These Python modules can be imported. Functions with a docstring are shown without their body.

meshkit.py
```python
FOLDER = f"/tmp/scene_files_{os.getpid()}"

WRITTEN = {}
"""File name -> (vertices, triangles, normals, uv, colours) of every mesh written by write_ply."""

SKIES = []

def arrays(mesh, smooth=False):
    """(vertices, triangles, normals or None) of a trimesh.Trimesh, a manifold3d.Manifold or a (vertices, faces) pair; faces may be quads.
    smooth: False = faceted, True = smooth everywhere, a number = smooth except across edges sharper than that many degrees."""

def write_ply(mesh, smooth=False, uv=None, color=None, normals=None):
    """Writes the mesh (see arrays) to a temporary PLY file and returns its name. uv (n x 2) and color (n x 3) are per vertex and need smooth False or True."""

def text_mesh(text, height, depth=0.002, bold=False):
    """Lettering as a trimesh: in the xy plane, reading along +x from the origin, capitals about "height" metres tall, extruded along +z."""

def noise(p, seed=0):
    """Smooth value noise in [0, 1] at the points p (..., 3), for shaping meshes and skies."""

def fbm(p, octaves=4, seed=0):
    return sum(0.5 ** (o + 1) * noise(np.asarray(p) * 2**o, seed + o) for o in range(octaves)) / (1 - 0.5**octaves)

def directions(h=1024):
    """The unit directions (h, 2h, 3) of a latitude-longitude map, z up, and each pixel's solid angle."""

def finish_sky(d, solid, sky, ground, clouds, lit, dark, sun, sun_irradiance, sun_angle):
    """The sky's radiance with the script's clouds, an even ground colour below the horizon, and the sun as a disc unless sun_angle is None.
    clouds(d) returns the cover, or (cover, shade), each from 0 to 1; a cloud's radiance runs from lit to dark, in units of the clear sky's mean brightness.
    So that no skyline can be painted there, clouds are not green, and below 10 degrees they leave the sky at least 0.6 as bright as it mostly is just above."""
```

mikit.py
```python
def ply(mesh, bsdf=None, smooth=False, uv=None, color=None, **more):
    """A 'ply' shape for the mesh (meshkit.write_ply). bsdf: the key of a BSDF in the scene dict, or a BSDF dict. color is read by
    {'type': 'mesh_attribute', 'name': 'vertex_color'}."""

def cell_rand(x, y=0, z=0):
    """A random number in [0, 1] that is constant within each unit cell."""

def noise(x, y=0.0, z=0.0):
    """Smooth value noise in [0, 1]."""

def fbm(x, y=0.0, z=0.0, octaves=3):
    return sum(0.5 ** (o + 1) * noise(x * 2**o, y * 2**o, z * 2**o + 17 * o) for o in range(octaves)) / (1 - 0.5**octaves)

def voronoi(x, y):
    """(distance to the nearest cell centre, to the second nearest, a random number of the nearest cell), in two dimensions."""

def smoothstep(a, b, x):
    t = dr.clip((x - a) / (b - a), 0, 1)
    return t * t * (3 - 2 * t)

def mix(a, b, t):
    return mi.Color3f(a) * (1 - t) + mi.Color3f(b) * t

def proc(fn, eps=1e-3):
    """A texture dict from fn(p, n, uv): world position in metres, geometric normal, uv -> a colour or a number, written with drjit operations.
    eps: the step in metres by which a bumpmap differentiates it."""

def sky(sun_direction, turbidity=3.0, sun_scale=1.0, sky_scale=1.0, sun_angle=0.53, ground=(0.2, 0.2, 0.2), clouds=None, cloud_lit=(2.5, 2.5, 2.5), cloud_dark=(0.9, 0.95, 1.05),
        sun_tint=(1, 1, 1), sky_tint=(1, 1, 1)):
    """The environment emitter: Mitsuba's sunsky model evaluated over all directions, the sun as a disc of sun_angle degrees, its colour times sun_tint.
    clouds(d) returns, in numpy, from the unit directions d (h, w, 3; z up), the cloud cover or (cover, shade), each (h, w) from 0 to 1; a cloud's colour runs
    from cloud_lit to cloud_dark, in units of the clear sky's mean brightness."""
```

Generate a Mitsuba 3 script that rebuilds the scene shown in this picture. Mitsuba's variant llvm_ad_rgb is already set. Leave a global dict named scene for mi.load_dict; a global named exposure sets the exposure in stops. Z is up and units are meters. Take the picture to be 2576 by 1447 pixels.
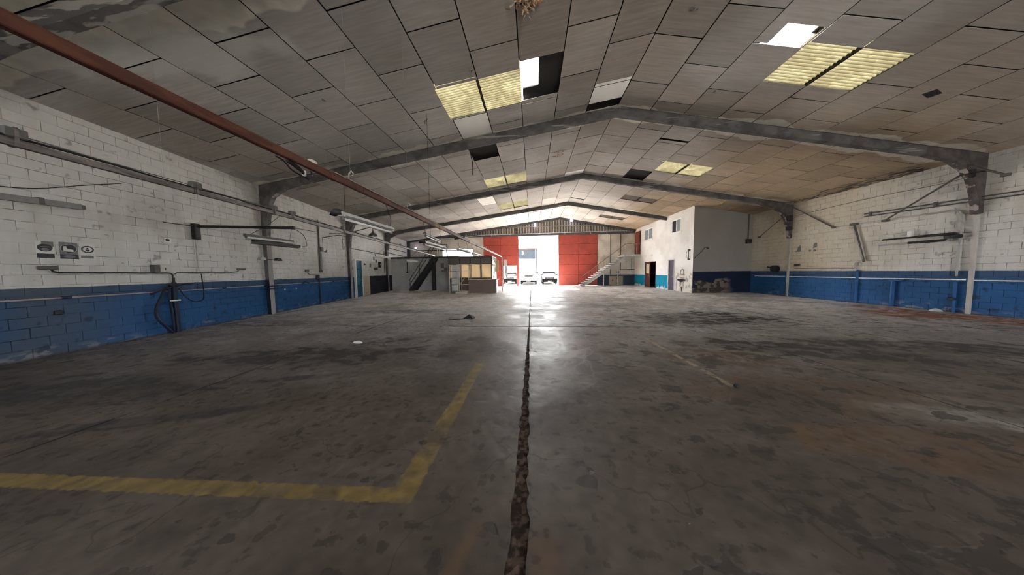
import math, random
import numpy as np, trimesh, shapely
from shapely.geometry import Polygon, box as sbox
from shapely import affinity
import mitsuba as mi, drjit as dr
import mikit, meshkit
from mikit import noise, fbm, voronoi, smoothstep, mix, proc, cell_rand

T = mi.ScalarTransform4f
rng = random.Random(7)
nrg = np.random.default_rng(7)
scene, labels = {}, {}

# ------------------------------------------------------------------ camera, sky, exposure
W, H, F = 2576, 1447, 637.886
YAW, PITCH, ROLL, CAMZ = -0.0789, -0.0621, -0.0135, 1.54
_f = np.array([math.sin(YAW) * math.cos(PITCH), math.cos(YAW) * math.cos(PITCH), math.sin(PITCH)])
_r = np.array([math.cos(YAW), -math.sin(YAW), 0.0])
_u = np.cross(_r, _f)
_u2 = -math.sin(ROLL) * _r + math.cos(ROLL) * _u
scene['camera'] = {'type': 'perspective', 'fov': math.degrees(2 * math.atan(W / 2 / F)), 'fov_axis': 'x', 'near_clip': 0.05, 'far_clip': 500.0,
                   'to_world': T().look_at(origin=[0, 0, CAMZ], target=[float(v) for v in np.array([0, 0, CAMZ]) + _f], up=[float(v) for v in _u2])}


def overcast(d):
    return np.full(d.shape[:2], 0.92), np.clip(0.5 - 0.7 * d[..., 1] + 0.0 * d[..., 2], 0, 1) * 0.6


scene['sky'] = mikit.sky((-0.15, 0.72, 0.68), turbidity=5.0, sun_scale=0.85, sun_angle=3.0, sun_tint=(.84, .95, 1.14), ground=(0.34, 0.33, 0.31), clouds=overcast, cloud_lit=(1.5, 1.5, 1.5), cloud_dark=(1.0, 1.02, 1.06))
exposure = 7.15

# ------------------------------------------------------------------ the building's lines
XR, XA, HE, HR, YG, SLOPE_K = 13.93, 2.892, 4.936, 7.005, 26.77, 0.1738
YBACK = -8.3
FRAMES = [3.29, 9.085, 14.879, 20.673]


def xl(y):
    return -10.335 - SLOPE_K * (y - 9.085)


def rz(x, y):
    """Height of the ceiling."""
    s = (XA - x) / (XA - xl(y)) if x < XA else (x - XA) / (XR - XA)
    return HR - s * (HR - HE)


ROTL = math.atan2(SLOPE_K, 1.0)        # the left wall runs at this angle to the hall's axis
_c, _s = math.cos(ROTL), math.sin(ROTL)


def wl(y, off=0.0):
    """A point of the left wall's face moved off into the hall."""
    return np.array([xl(y) + off * _c, y + off * _s])


def lw(y, off, z):
    a = wl(y, off)
    return (float(a[0]), float(a[1]), z)


# ------------------------------------------------------------------ helpers
def num(key):
    if key not in used:
        used.add(key)
        return key
    i = 1
    while f'{key}_{i:03d}' in used:
        i += 1
    k = f'{key}_{i:03d}'
    used.add(k)
    return k


used = set()


def tag(key, label=None, cat=None, group=None, kind=None):
    d = {}
    if label: d['label'] = label
    if cat: d['category'] = cat
    if group: d['group'] = group
    if kind: d['kind'] = kind
    labels[key] = d


def obj(name, mesh, bsdf, label=None, cat=None, group=None, kind=None, smooth=False):
    k = num(name)
    scene[k] = mikit.ply(mesh, bsdf, smooth=smooth)
    if label or kind: tag(k, label, cat, group, kind)
    return k


def thing(name, label, cat=None, group=None, kind=None):
    k = num(name)
    tag(k, label, cat, group, kind)
    return k


def part(parent, name, mesh, bsdf, label=None, smooth=False, kind=None):
    k = num(parent + '__' + name)
    scene[k] = mikit.ply(mesh, bsdf, smooth=smooth)
    if label or kind: tag(k, label, kind=kind)
    return k


def cat(*m):
    out = []
    for x in m:
        out += x if isinstance(x, (list, tuple)) else [x]
    return trimesh.util.concatenate(out)


_BV = np.array([[x, y, z] for x in (0, 1) for y in (0, 1) for z in (0, 1)], float)
_BF = np.array([[0, 1, 3], [0, 3, 2], [4, 6, 7], [4, 7, 5], [0, 4, 5], [0, 5, 1], [2, 3, 7], [2, 7, 6], [0, 2, 6], [0, 6, 4], [1, 5, 7], [1, 7, 3]])


def bx(x0, x1, y0, y1, z0, z1):
    a, b = np.minimum([x0, y0, z0], [x1, y1, z1]), np.maximum([x0, y0, z0], [x1, y1, z1])
    return trimesh.Trimesh(a + _BV * (b - a), _BF, process=False)


def rbx(x0, x1, y0, y1, z0, z1, r=0.01):
    """A box with chamfered edges."""
    a, b = np.minimum([x0, y0, z0], [x1, y1, z1]), np.maximum([x0, y0, z0], [x1, y1, z1])
    r = min(r, *(0.45 * (b - a)))
    pts = []
    for q in _BV:
        c = a + q * (b - a)
        s = np.where(q > 0, -1, 1) * r
        for k in range(3):
            o = s.copy()
            o[k] = 0
            pts.append(c + o)
    return trimesh.convex.convex_hull(np.array(pts))


def move(m, t=(0, 0, 0), rz_=0.0, about=(0, 0, 0)):
    m = m.copy()
    v = m.vertices - np.array(about, float)
    c, s = math.cos(rz_), math.sin(rz_)
    v = np.stack([c * v[:, 0] - s * v[:, 1], s * v[:, 0] + c * v[:, 1], v[:, 2]], 1)
    m.vertices = v + np.array(about, float) + np.array(t, float)
    return m


def tube(pts, r, n=8):
    """A round bar along the points."""
    p = np.asarray(pts, float)
    t = np.gradient(p, axis=0)
    t /= np.linalg.norm(t, axis=1, keepdims=True) + 1e-12
    ref = np.array([0, 0, 1.0]) if abs(t[:, 2]).mean() < 0.8 else np.array([1.0, 0, 0])
    a = np.cross(t, ref)
    a /= np.linalg.norm(a, axis=1, keepdims=True) + 1e-12
    b = np.cross(t, a)
    ang = np.arange(n) * 2 * np.pi / n
    v = p[:, None] + r * (np.cos(ang)[None, :, None] * a[:, None] + np.sin(ang)[None, :, None] * b[:, None])
    i, j = np.meshgrid(np.arange(len(p) - 1), np.arange(n), indexing='ij')
    q = np.stack([i * n + j, i * n + (j + 1) % n, (i + 1) * n + (j + 1) % n, (i + 1) * n + j], -1).reshape(-1, 4)
    f = np.vstack([q[:, [0, 1, 2]], q[:, [0, 2, 3]]])
    L = len(p)
    v = np.vstack([v.reshape(-1, 3), p[:1], p[-1:]])
    k = np.arange(n)
    f = np.vstack([f, np.stack([(k + 1) % n, k, k * 0 + L * n], 1), np.stack([(L - 1) * n + k, (L - 1) * n + (k + 1) % n, k * 0 + L * n + 1], 1)])
    m = trimesh.Trimesh(v, f, process=False)
    if m.volume < 0: m.invert()
    return m


def curve(pts, n=24):
    """A smooth polyline through the points (Catmull-Rom)."""
    p = np.asarray(pts, float)
    q = np.vstack([2 * p[0] - p[1], p, 2 * p[-1] - p[-2]])
    out = []
    for i in range(1, len(q) - 2):
        for s in np.linspace(0, 1, n, endpoint=False):
            a, b, c, d = q[i - 1:i + 3]
            out.append(0.5 * (2 * b + (c - a) * s + (2 * a - 5 * b + 4 * c - d) * s * s + (3 * b - a - 3 * c + d) * s ** 3))
    return np.array(out + [p[-1]])


def rod(a, b, r, n=8):
    return tube([a, b], r, n)


def beam(a, b, w, h):
    """A square bar from a to b, w wide (level), h high."""
    a, b = np.array(a, float), np.array(b, float)
    d = (b - a) / np.linalg.norm(b - a)
    s = np.cross(d, [0, 0, 1.0]) if abs(d[2]) < 0.95 else np.array([1.0, 0, 0])
    s /= np.linalg.norm(s)
    u = np.cross(s, d)
    v = np.array([(a if q[0] == 0 else b) + (q[1] - 0.5) * w * s + (q[2] - 0.5) * h * u for q in _BV])
    m = trimesh.Trimesh(v, _BF, process=False)
    if m.volume < 0: m.invert()
    return m


def prism(poly, axis, a, b):
    """The polygon (shapely, or points) extruded from a to b along an axis: 'y' takes (x, z), 'x' takes (y, z), 'z' takes (x, y)."""
    poly = poly if isinstance(poly, shapely.Geometry) else Polygon(poly)
    ms = [trimesh.creation.extrude_polygon(g, 1.0, engine='earcut') for g in getattr(poly, 'geoms', [poly])]
    m = trimesh.util.concatenate(ms)
    v = m.vertices
    t = a + v[:, 2] * (b - a)
    m.vertices = {'y': np.stack([v[:, 0], t, v[:, 1]], 1), 'x': np.stack([t, v[:, 0], v[:, 1]], 1), 'z': np.stack([v[:, 0], v[:, 1], t], 1)}[axis]
    if m.volume < 0: m.invert()
    return m


def lathe(profile, n=24, at=(0, 0, 0)):
    m = trimesh.creation.revolve(np.array(profile, float), sections=n)
    m.apply_translation(at)
    return m


def onleft(m):
    """A mesh made along the y axis with x = distance off the wall: put against the left wall (y stays the wall's y)."""
    m = m.copy()
    v = m.vertices
    y = v[:, 1]
    p = np.stack([xl(y) + v[:, 0] * _c, y + v[:, 0] * _s, v[:, 2]], 1)
    m.vertices = p
    return m


# ------------------------------------------------------------------ materials
def mat(key, color, rough=0.6, metal=0.0, spec=0.4, bump=None, bump_scale=1.0, twosided=True):
    c = color if isinstance(color, dict) else {'type': 'rgb', 'value': list(color)}
    b = {'type': 'principled', 'base_color': c, 'roughness': rough, 'metallic': metal, 'specular': spec}
    if bump is not None:
        b = {'type': 'bumpmap', 'arbitrary': bump, 'scale': bump_scale, 'bsdf': b}
    if twosided:
        b = {'type': 'twosided', 'bsdf': b}
    scene['mat_' + key] = b
    return 'mat_' + key


def C(r, g, b):
    """sRGB 0-255 to linear."""
    return [((v / 255 / 12.92) if v / 255 < 0.04045 else ((v / 255 + 0.055) / 1.055) ** 2.4) for v in (r, g, b)]


def ell(x, y, cx, cy, rx, ry, rot=0.0, wob=None):
    """1 inside a soft ellipse, 0 outside."""
    c, s = math.cos(rot), math.sin(rot)
    u = ((x - cx) * c + (y - cy) * s) / rx
    v = (-(x - cx) * s + (y - cy) * c) / ry
    d = dr.sqrt(u * u + v * v)
    if wob is not None: d = d + wob
    return 1 - smoothstep(0.55, 1.15, d)


def band(x, a, b, soft=0.01):
    return smoothstep(a - soft, a + soft, x) * (1 - smoothstep(b - soft, b + soft, x))


# dark oil stains, brown earth, rust, pale wear and painted-in wet shine on the floor: (x, y, rx, ry, turn, strength)
OIL = [(-4.4, 4.4, 2.3, .75, .1, .95), (-6.0, 3.0, 2.2, .5, .05, .9), (-4.0, 2.35, 1.2, .12, .35, .8), (-3.9, 3.3, .9, .12, .3, .7), (-1.15, 5.2, .8, 1.1, 0, .55), (5.2, 8.4, 2.4, 1.3, .1, .9), (5.3, 5.0, 1.9, .55, -.25, .9),
       (7.3, 5.4, 2.2, .5, -.2, .85), (-3.0, 5.6, 1.0, .3, .4, .6), (-8.5, 7.4, 2.5, .6, 0, .35), (-5.5, 9.8, 2.2, .5, 0, .4), (3.2, 11.5, 1.6, .9, 0, .35), (0.9, 14.0, 1.2, 2.0, 0, .35), (3.0, 3.2, .6, .35, 0, .4)]
BROWN = [(2.9, 3.3, 1.2, .5, -.2, .5), (3.6, 2.2, 1.4, .35, -.25, .85), (3.3, 4.6, 1.2, .5, -.1, .6), (-1.1, 5.3, .6, .9, 0, .7), (4.6, 2.0, 1.6, .5, -.2, .5), (0.05, 1.15, .22, .35, 0, .8), (-.35, 1.5, .3, .6, 0, .2), (4.4, 3.4, 1.0, .3, -.3, .5)]
RUST = [(12.2, 9.2, 1.5, 1.0, .1, 1.0), (13.2, 8.0, 1.4, 1.2, 0, .8), (13.0, 10.4, .8, 1.2, 0, .6)]
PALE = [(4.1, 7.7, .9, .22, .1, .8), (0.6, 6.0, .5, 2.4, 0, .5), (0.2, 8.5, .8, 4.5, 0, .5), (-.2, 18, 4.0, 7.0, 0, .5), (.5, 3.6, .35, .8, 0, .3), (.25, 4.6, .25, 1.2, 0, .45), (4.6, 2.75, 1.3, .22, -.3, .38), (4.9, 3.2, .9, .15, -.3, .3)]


def chips(x, y, f1):
    """Broken-out spots of the concrete, thicker to the right of the middle joint."""
    a = fbm(x * 4.4 + .9 * fbm(x * 1.1, y * 1.1, 4.0, 2), y * 5.6, 7.7, 5)
    where = -.03 + .075 * smoothstep(-1.2, .6, x + 5 * (f1 - .5)) + .05 * smoothstep(.5, .65, f1)
    return smoothstep(.665, .690, a + where)


def floor_color(p, n, uv):
    x, y = p.x, p.y
    f1, f2 = fbm(x * .45 + 3, y * .45, 0, 4), fbm(x * 2.3, y * 2.9, 3.3, 5)
    f3 = fbm(x * 15, y * 15, 5.1, 3)
    wob = (f2 - .5) * 2.0 + (f1 - .5) * .6
    m1 = smoothstep(.38, .62, .40 * f1 + .60 * f2)
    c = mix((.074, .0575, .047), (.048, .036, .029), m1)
    grey = smoothstep(2.5, 13.0, y + 4 * (f1 - .5))  # near end dirtier; far end paler, with doorway light painted in
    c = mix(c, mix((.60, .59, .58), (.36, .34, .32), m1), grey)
    c = c * (.70 + .60 * f3)
    rough = .55 + .9 * smoothstep(.35, .65, fbm(x * 5, y * 7, 6.0, 4))
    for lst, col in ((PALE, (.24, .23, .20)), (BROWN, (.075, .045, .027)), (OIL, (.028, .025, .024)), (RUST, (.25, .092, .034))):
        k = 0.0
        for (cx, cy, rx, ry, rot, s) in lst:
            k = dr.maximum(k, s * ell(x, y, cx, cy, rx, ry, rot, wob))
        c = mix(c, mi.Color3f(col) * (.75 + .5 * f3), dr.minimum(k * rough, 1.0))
    ch = chips(x, y, f1)
    rim = smoothstep(.0, .5, ch) * (1 - smoothstep(.5, 1.0, ch))
    c = mix(c, (.032, .026, .021), ch * .85 * (1 - .65 * grey))
    c = c + rim * .012
    speck = smoothstep(.62, .68, fbm(x * 13, y * 15, 9.2, 4))
    c = mix(c, c * .5, speck * .65 * (1 - .6 * grey))
    jn = mi.Float(9.0)
    wv = .05 * (fbm(x * .9, y * .9, 8.0, 3) - .5)
    for q in (-9.0, -4.55, 4.62, 7.72): jn = dr.minimum(jn, dr.abs(x - q + wv))
    for q in (7.05, 13.1, 19.2): jn = dr.minimum(jn, dr.abs(y - q + wv))
    jw = .008 + .05 * smoothstep(.45, .75, fbm(x * .7, y * .7, 5.5, 3))
    c = mix(c, c * .35, (1 - smoothstep(jw * .5, jw * 1.3, jn + (f3 - .5) * .03)) * .8)
    # crackled pale skin beside the middle joint
    q1, q2, q3 = voronoi(x * 3.4 + 1.2 * f2, y * 2.3 + .9 * f1)
    crk = (1 - smoothstep(.03, .12, q2 - q1 + (f3 - .5) * .12)) * band(x + .8 * (f1 - .5), -.7, 1.15, .35) * band(y, 4.2, 13.5, 1.6)
    c = mix(c, (.34, .335, .325), crk * .55 * smoothstep(.35, .6, f2))
    # cracks
    cr = dr.abs(fbm(x * .8 + 11, y * .8, 2.2, 5) - .5)
    c = mix(c, c * .4, (1 - smoothstep(.001, .004, cr)) * .45)
    # the middle joint, crumbled
    wj = .045 + .05 * fbm(y * 1.7, 2.0, 1.0, 3) - .002 * y
    dj = dr.abs(x + .085 + .03 * (fbm(y * 2.5, 7.0, 0, 2) - .5))
    jk = 1 - smoothstep(wj * .6, wj * 1.25, dj + (f3 - .5) * .07)
    c = mix(c, mi.Color3f(.040, .031, .027) * (.4 + 1.3 * fbm(x * 40, y * 40, 1.0, 2)), jk * .95)
    # yellow lines, worn
    worn = smoothstep(.30, .52, fbm(x * 9, y * 9, 2.0, 3) * .75 + .25 * f2)
    e = (fbm(x * 30, y * 30, 4.0, 2) - .5) * .03
    l1 = band(x + e, -1.0 + .03 * smoothstep(2.2, 3.0, y), -.82, .008) * band(y, 1.57, 4.15, .02) * (.35 + .65 * worn) * (1 - .65 * band(y, 2.05, 2.45, .15))
    yc = y + e - .022 * (x + .9)
    l2 = band(yc, 1.545, 1.665, .006) * (1 - smoothstep(-.83, -.81, x)) * (.45 + .55 * worn)
    c = mix(c, mi.Color3f(.145, .10, .028) * (.6 + .8 * f3), dr.maximum(l1, l2) * .9)
    l3 = band(x + e - .03 * (4.5 - y), 2.54, 2.62, .015) * band(y, 3.45, 6.0, .1) * worn
    l4 = band(x + e, .57, .66, .02) * band(y, 4.8, 7.2, .1) * worn
    c = mix(c, (.25, .21, .13), l3 * .7)
    c = mix(c, (.40, .40, .38), l4 * .8)
    l5 = band(x + e - .3 * (y - 1.2), -.46, -.38, .03) * band(y, .9, 1.42, .08) * worn
    return mix(c, (.12, .065, .026), l5 * .45)


def floor_bump(p, n, uv):
    x, y = p.x, p.y
    f1 = fbm(x * .45 + 3, y * .45, 0, 4)
    f2, f3 = fbm(x * 2.3, y * 2.9, 3.3, 3), fbm(x * 15, y * 15, 5.1, 3)
    return .010 * f2 + .0045 * f3 - .008 * chips(x, y, f1)


def floor_rough(p, n, uv):
    return .34 + .4 * fbm(p.x * 1.6, p.y * 1.6, 8.0, 3)


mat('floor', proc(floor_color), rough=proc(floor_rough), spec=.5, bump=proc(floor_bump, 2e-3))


def paint(p, blue_h, tone, grime_y, cream=0.0):
    """Block wall: white above, two blues below."""
    y, z, x = p.y, p.z, p.x
    u = y + x * .18
    g1, g2 = fbm(u * .7, z * .9, 1.0, 4), fbm(u * 5, z * 6, 4.0, 3)
    st = fbm(u * 6, z * .7, 2.0, 3)
    w = mix((.60, .60, .585), (.50, .495, .47), smoothstep(.35, .7, .6 * g1 + .4 * st))
    w = mix(w, (.20, .19, .18), smoothstep(.66, .80, g2 * .6 + .4 * fbm(u * 16, z * 16, 0, 2)) * .6)
    if cream: w = mix(w, mi.Color3f(.52, .44, .30), cream * smoothstep(9.5, 13.5, y) * (.55 + .45 * g1))
    b = mix((.021, .078, .205), (.026, .10, .265), smoothstep(.3, .7, g1))
    b = mix(b, (.045, .075, .13), smoothstep(1.10, 1.16, z) * .65)
    b = mix(b, (.07, .085, .10), grime_y * (.4 + .8 * g1) * smoothstep(.1, .5, g1))
    b = mix(b, (.03, .03, .035), smoothstep(.70, .8, g2) * .5)
    low = smoothstep(.22, .0, z + (fbm(u * 2.2, 1.0, 3.0, 3) - .5) * .45)
    b = mix(b, (.45, .44, .42), low * smoothstep(.50, .64, fbm(u * 7, z * 14, 2.0, 3)) * .32)
    b = mix(b, (.06, .055, .05), smoothstep(.07, .0, z) * .8)
    return mix(b, w, smoothstep(blue_h - .006, blue_h + .006, z + .012 * (fbm(u * 1.3, 0, 0, 2) - .5))) * tone


def wall_left_color(p, n, uv):
    c = paint(p, 1.352, 1.0, smoothstep(6.2, 3.6, p.y))
    y, z = p.y, p.z
    # past the blue door: bare cream, then the blue dado with its shade painted in
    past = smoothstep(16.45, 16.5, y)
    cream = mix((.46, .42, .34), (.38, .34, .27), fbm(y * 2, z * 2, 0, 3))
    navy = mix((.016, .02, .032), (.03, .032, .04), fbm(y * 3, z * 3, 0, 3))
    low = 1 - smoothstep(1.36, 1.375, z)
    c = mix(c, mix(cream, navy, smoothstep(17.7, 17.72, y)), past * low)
    return c


def wall_right_color(p, n, uv):
    return paint(p, 1.372, 1.0, 0.0, cream=.8)


def wall_bump(p, n, uv):
    return .003 * fbm(p.x * 9 + p.y * 9, p.z * 9, 3.0, 3)


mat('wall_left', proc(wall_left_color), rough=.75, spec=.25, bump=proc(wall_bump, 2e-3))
mat('wall_right', proc(wall_right_color), rough=.75, spec=.25, bump=proc(wall_bump, 2e-3))


def gable_color(p, n, uv):
    x, z = p.x, p.z
    # far brickwork: courses of 20 cm, each 40 cm long
    row = dr.floor(z / .2)
    uu = x / .4 + .5 * (row - 2 * dr.floor(row / 2))
    jz, ju = z / .2 - row, uu - dr.floor(uu)
    joint = dr.maximum(1 - smoothstep(.0, .09, dr.minimum(jz, 1 - jz)), 1 - smoothstep(.0, .04, dr.minimum(ju, 1 - ju)))
    g = fbm(x * 1.2, z * 1.2, 0, 4)
    w = mix((.56, .53, .47), (.44, .40, .34), smoothstep(.3, .7, g)) * (1 - .22 * joint)
    navy = mix((.02, .03, .045), (.035, .05, .07), g)
    patch = band(x, 7.9, 9.3, .03) * band(z, .05, .95, .04)
    navy = mix(navy, (.30, .25, .19), patch * smoothstep(.3, .45, fbm(x * 4, z * 4, 1, 3) + .15))
    return mix(navy, w, smoothstep(1.09, 1.11, z))


mat('gable', proc(gable_color), rough=.8, spec=.2)


def ceil_color(tone):
    def fn(p, n, uv):
        x, y = p.x, p.y
        g = fbm(x * .35, y * .35, 2.0, 4)
        streak = fbm(x * 2.2, y * 28, 1.0, 3)
        c = mix((.40, .38, .36), (.30, .283, .268), smoothstep(.3, .7, g)) * (.84 + .32 * streak)
        warm = smoothstep(5.0, 10.0, x) * smoothstep(5.0, 11.0, y) + .25 * smoothstep(.5, .75, g)
        c = mix(c, c * mi.Color3f(1.02, .82, .58), dr.minimum(warm, 1.0) * .9)
        # plaster smeared along the frames
        d = mi.Float(9.0)
        for f in FRAMES: d = dr.minimum(d, dr.abs(y - f - .28))
        k = 1 - smoothstep(.52, .58, d + .6 * (fbm(x * 1.3, f * 1.0 + 0 * y, 4.0, 4) - .35))
        c = mix(c, mix((.70, .67, .58), (.46, .44, .38), fbm(x * 5, y * 5, 0, 3)), k * .85)
        # damp patches on the near left
        damp = ell(x, y, -6.3, 4.3, 1.9, .55, .2, (fbm(x * 2, y * 3, 6, 3) - .5) * 1.2)
        c = mix(c, (.56, .57, .54), damp * .7)
        return c * tone
    return fn


for i, t in enumerate((.86, 1.0, 1.12)):
    mat(f'panel_{i}', proc(ceil_color(t)), rough=.85, spec=.15)
mat('panel_white', (.85, .84, .80), rough=.7, spec=.2)
mat('roof_dark', (.035, .033, .032), rough=.9, spec=.1)


def concrete(p, n, uv):
    g = fbm(p.x * 3, p.y * 3, p.z * 3, 4)
    h = fbm(p.x * 1.1 + 5, p.y * 8, p.z * 8, 3)
    c = mix((.075, .072, .074), (.135, .13, .13), smoothstep(.3, .7, g))
    return mix(c, (.42, .41, .39), smoothstep(.66, .76, h) * .5)


mat('concrete', proc(concrete), rough=.9, spec=.15, bump=proc(lambda p, n, uv: .02 * fbm(p.x * 7, p.y * 7, p.z * 7, 3), 3e-3))


def flaked(p, n, uv):
    return mix(concrete(p, n, uv), (.40, .39, .37), smoothstep(.46, .56, fbm(p.x * 2.2, p.y * 14, p.z * 14, 4)) * .8)


mat('concrete_flaked', proc(flaked), rough=.9, spec=.15)


def column_color(p, n, uv):
    g = fbm(p.x * 4, p.y * 4, p.z * 3, 4)
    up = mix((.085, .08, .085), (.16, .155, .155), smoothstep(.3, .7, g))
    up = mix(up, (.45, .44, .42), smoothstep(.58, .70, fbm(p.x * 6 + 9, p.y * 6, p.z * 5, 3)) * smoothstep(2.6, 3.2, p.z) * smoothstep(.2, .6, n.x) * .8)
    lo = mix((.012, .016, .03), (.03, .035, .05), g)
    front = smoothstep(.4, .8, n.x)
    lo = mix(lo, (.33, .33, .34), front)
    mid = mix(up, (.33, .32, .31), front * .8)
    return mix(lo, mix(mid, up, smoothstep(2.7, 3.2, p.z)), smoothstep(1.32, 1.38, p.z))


mat('column_left', proc(column_color), rough=.85, spec=.15)


def column_r_color(p, n, uv):
    g = fbm(p.x * 4, p.y * 4, p.z * 3, 4)
    up = mix((.06, .052, .054), (.115, .10, .10), smoothstep(.3, .7, g))
    up = mix(up, (.45, .40, .39), smoothstep(.5, .62, fbm(p.x * 7 + 9, p.y * 7, p.z * 6, 3)) * smoothstep(-.3, -.8, n.x) * .8)
    lo = mix((.52, .51, .49), (.40, .38, .36), g)
    return mix(lo, up, smoothstep(3.1, 3.16, p.z))


mat('column_right', proc(column_r_color), rough=.8, spec=.2)
mat('red', proc(lambda p, n, uv: mix((.30, .048, .034), (.25, .040, .030), smoothstep(.3, .7, fbm(p.x * 1.5, p.z * 1.5, 0, 3)))), rough=.5, spec=.4)
mat('joint', proc(lambda p, n, uv: mix((.085, .060, .048), (.022, .015, .012), smoothstep(.30, .62, fbm(p.x * 30, p.y * 30, 0, 3)))), rough=.9, spec=.15)
mat('rust_rail', proc(lambda p, n, uv: mix(mix((.060, .020, .013), (.085, .032, .018), smoothstep(.35, .65, fbm(p.y * 5, p.z * 20, p.x * 20, 3))), (.22, .12, .055), smoothstep(.62, .74, fbm(p.y * 1.6, 1.0, 0, 4)))), rough=.6, spec=.3)
mat('grey_rail', proc(lambda p, n, uv: mix((.085, .07, .067), (.17, .15, .14), smoothstep(.35, .65, fbm(p.y * 3, p.z * 20, p.x * 9, 3)))), rough=.55, spec=.4)
mat('steel', (.30, .30, .30), rough=.45, metal=.3)
mat('dark_steel', (.05, .05, .055), rough=.5)
mat('black', (.018, .018, .02), rough=.6)
mat('navy', (.008, .015, .038), rough=.6)
mat('blue_pipe', (.02, .09, .26), rough=.55)
mat('white_paint', (.74, .74, .73), rough=.55)
mat('off_white', proc(lambda p, n, uv: mix((.60, .60, .58), (.48, .47, .43), fbm(p.x * 5, p.y * 5, p.z * 5, 3))), rough=.7)
mat('lamp_grey', (.36, .36, .35), rough=.5)
mat('lamp_mid', (.20, .20, .195), rough=.5)
mat('lamp_dark', (.09, .088, .085), rough=.6)
mat('tube_white', (.80, .80, .80), rough=.3)
mat('brown_board', proc(lambda p, n, uv: mix((.19, .135, .125), (.16, .11, .10), fbm(p.x * 3, p.y * 3, p.z * 9, 3))), rough=.5)
mat('maroon', (.085, .022, .018), rough=.5)
mat('purple_door', (.035, .022, .055), rough=.5)
mat('alu', (.20, .19, .18), rough=.4, metal=.4)
mat('fascia', (.13, .115, .105), rough=.5)
mat('cable', (.012, .012, .014), rough=.55)
mat('cream_board', (.62, .58, .50), rough=.6)
mat('teal_door', (.012, .065, .12), rough=.45)
mat('pane_cyan', (.045, .17, .25), rough=.25)
mat('pane_dark', (.02, .022, .03), rough=.15, spec=.6)
mat('curtain', (.60, .62, .64), rough=.8)
mat('paper', (.62, .62, .60), rough=.8)
mat('ink', (.035, .037, .042), rough=.7)
mat('ink_grey', (.16, .165, .17), rough=.7)
mat('porcelain', (.70, .70, .68), rough=.2)
mat('rubber', (.015, .015, .015), rough=.8)
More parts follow.
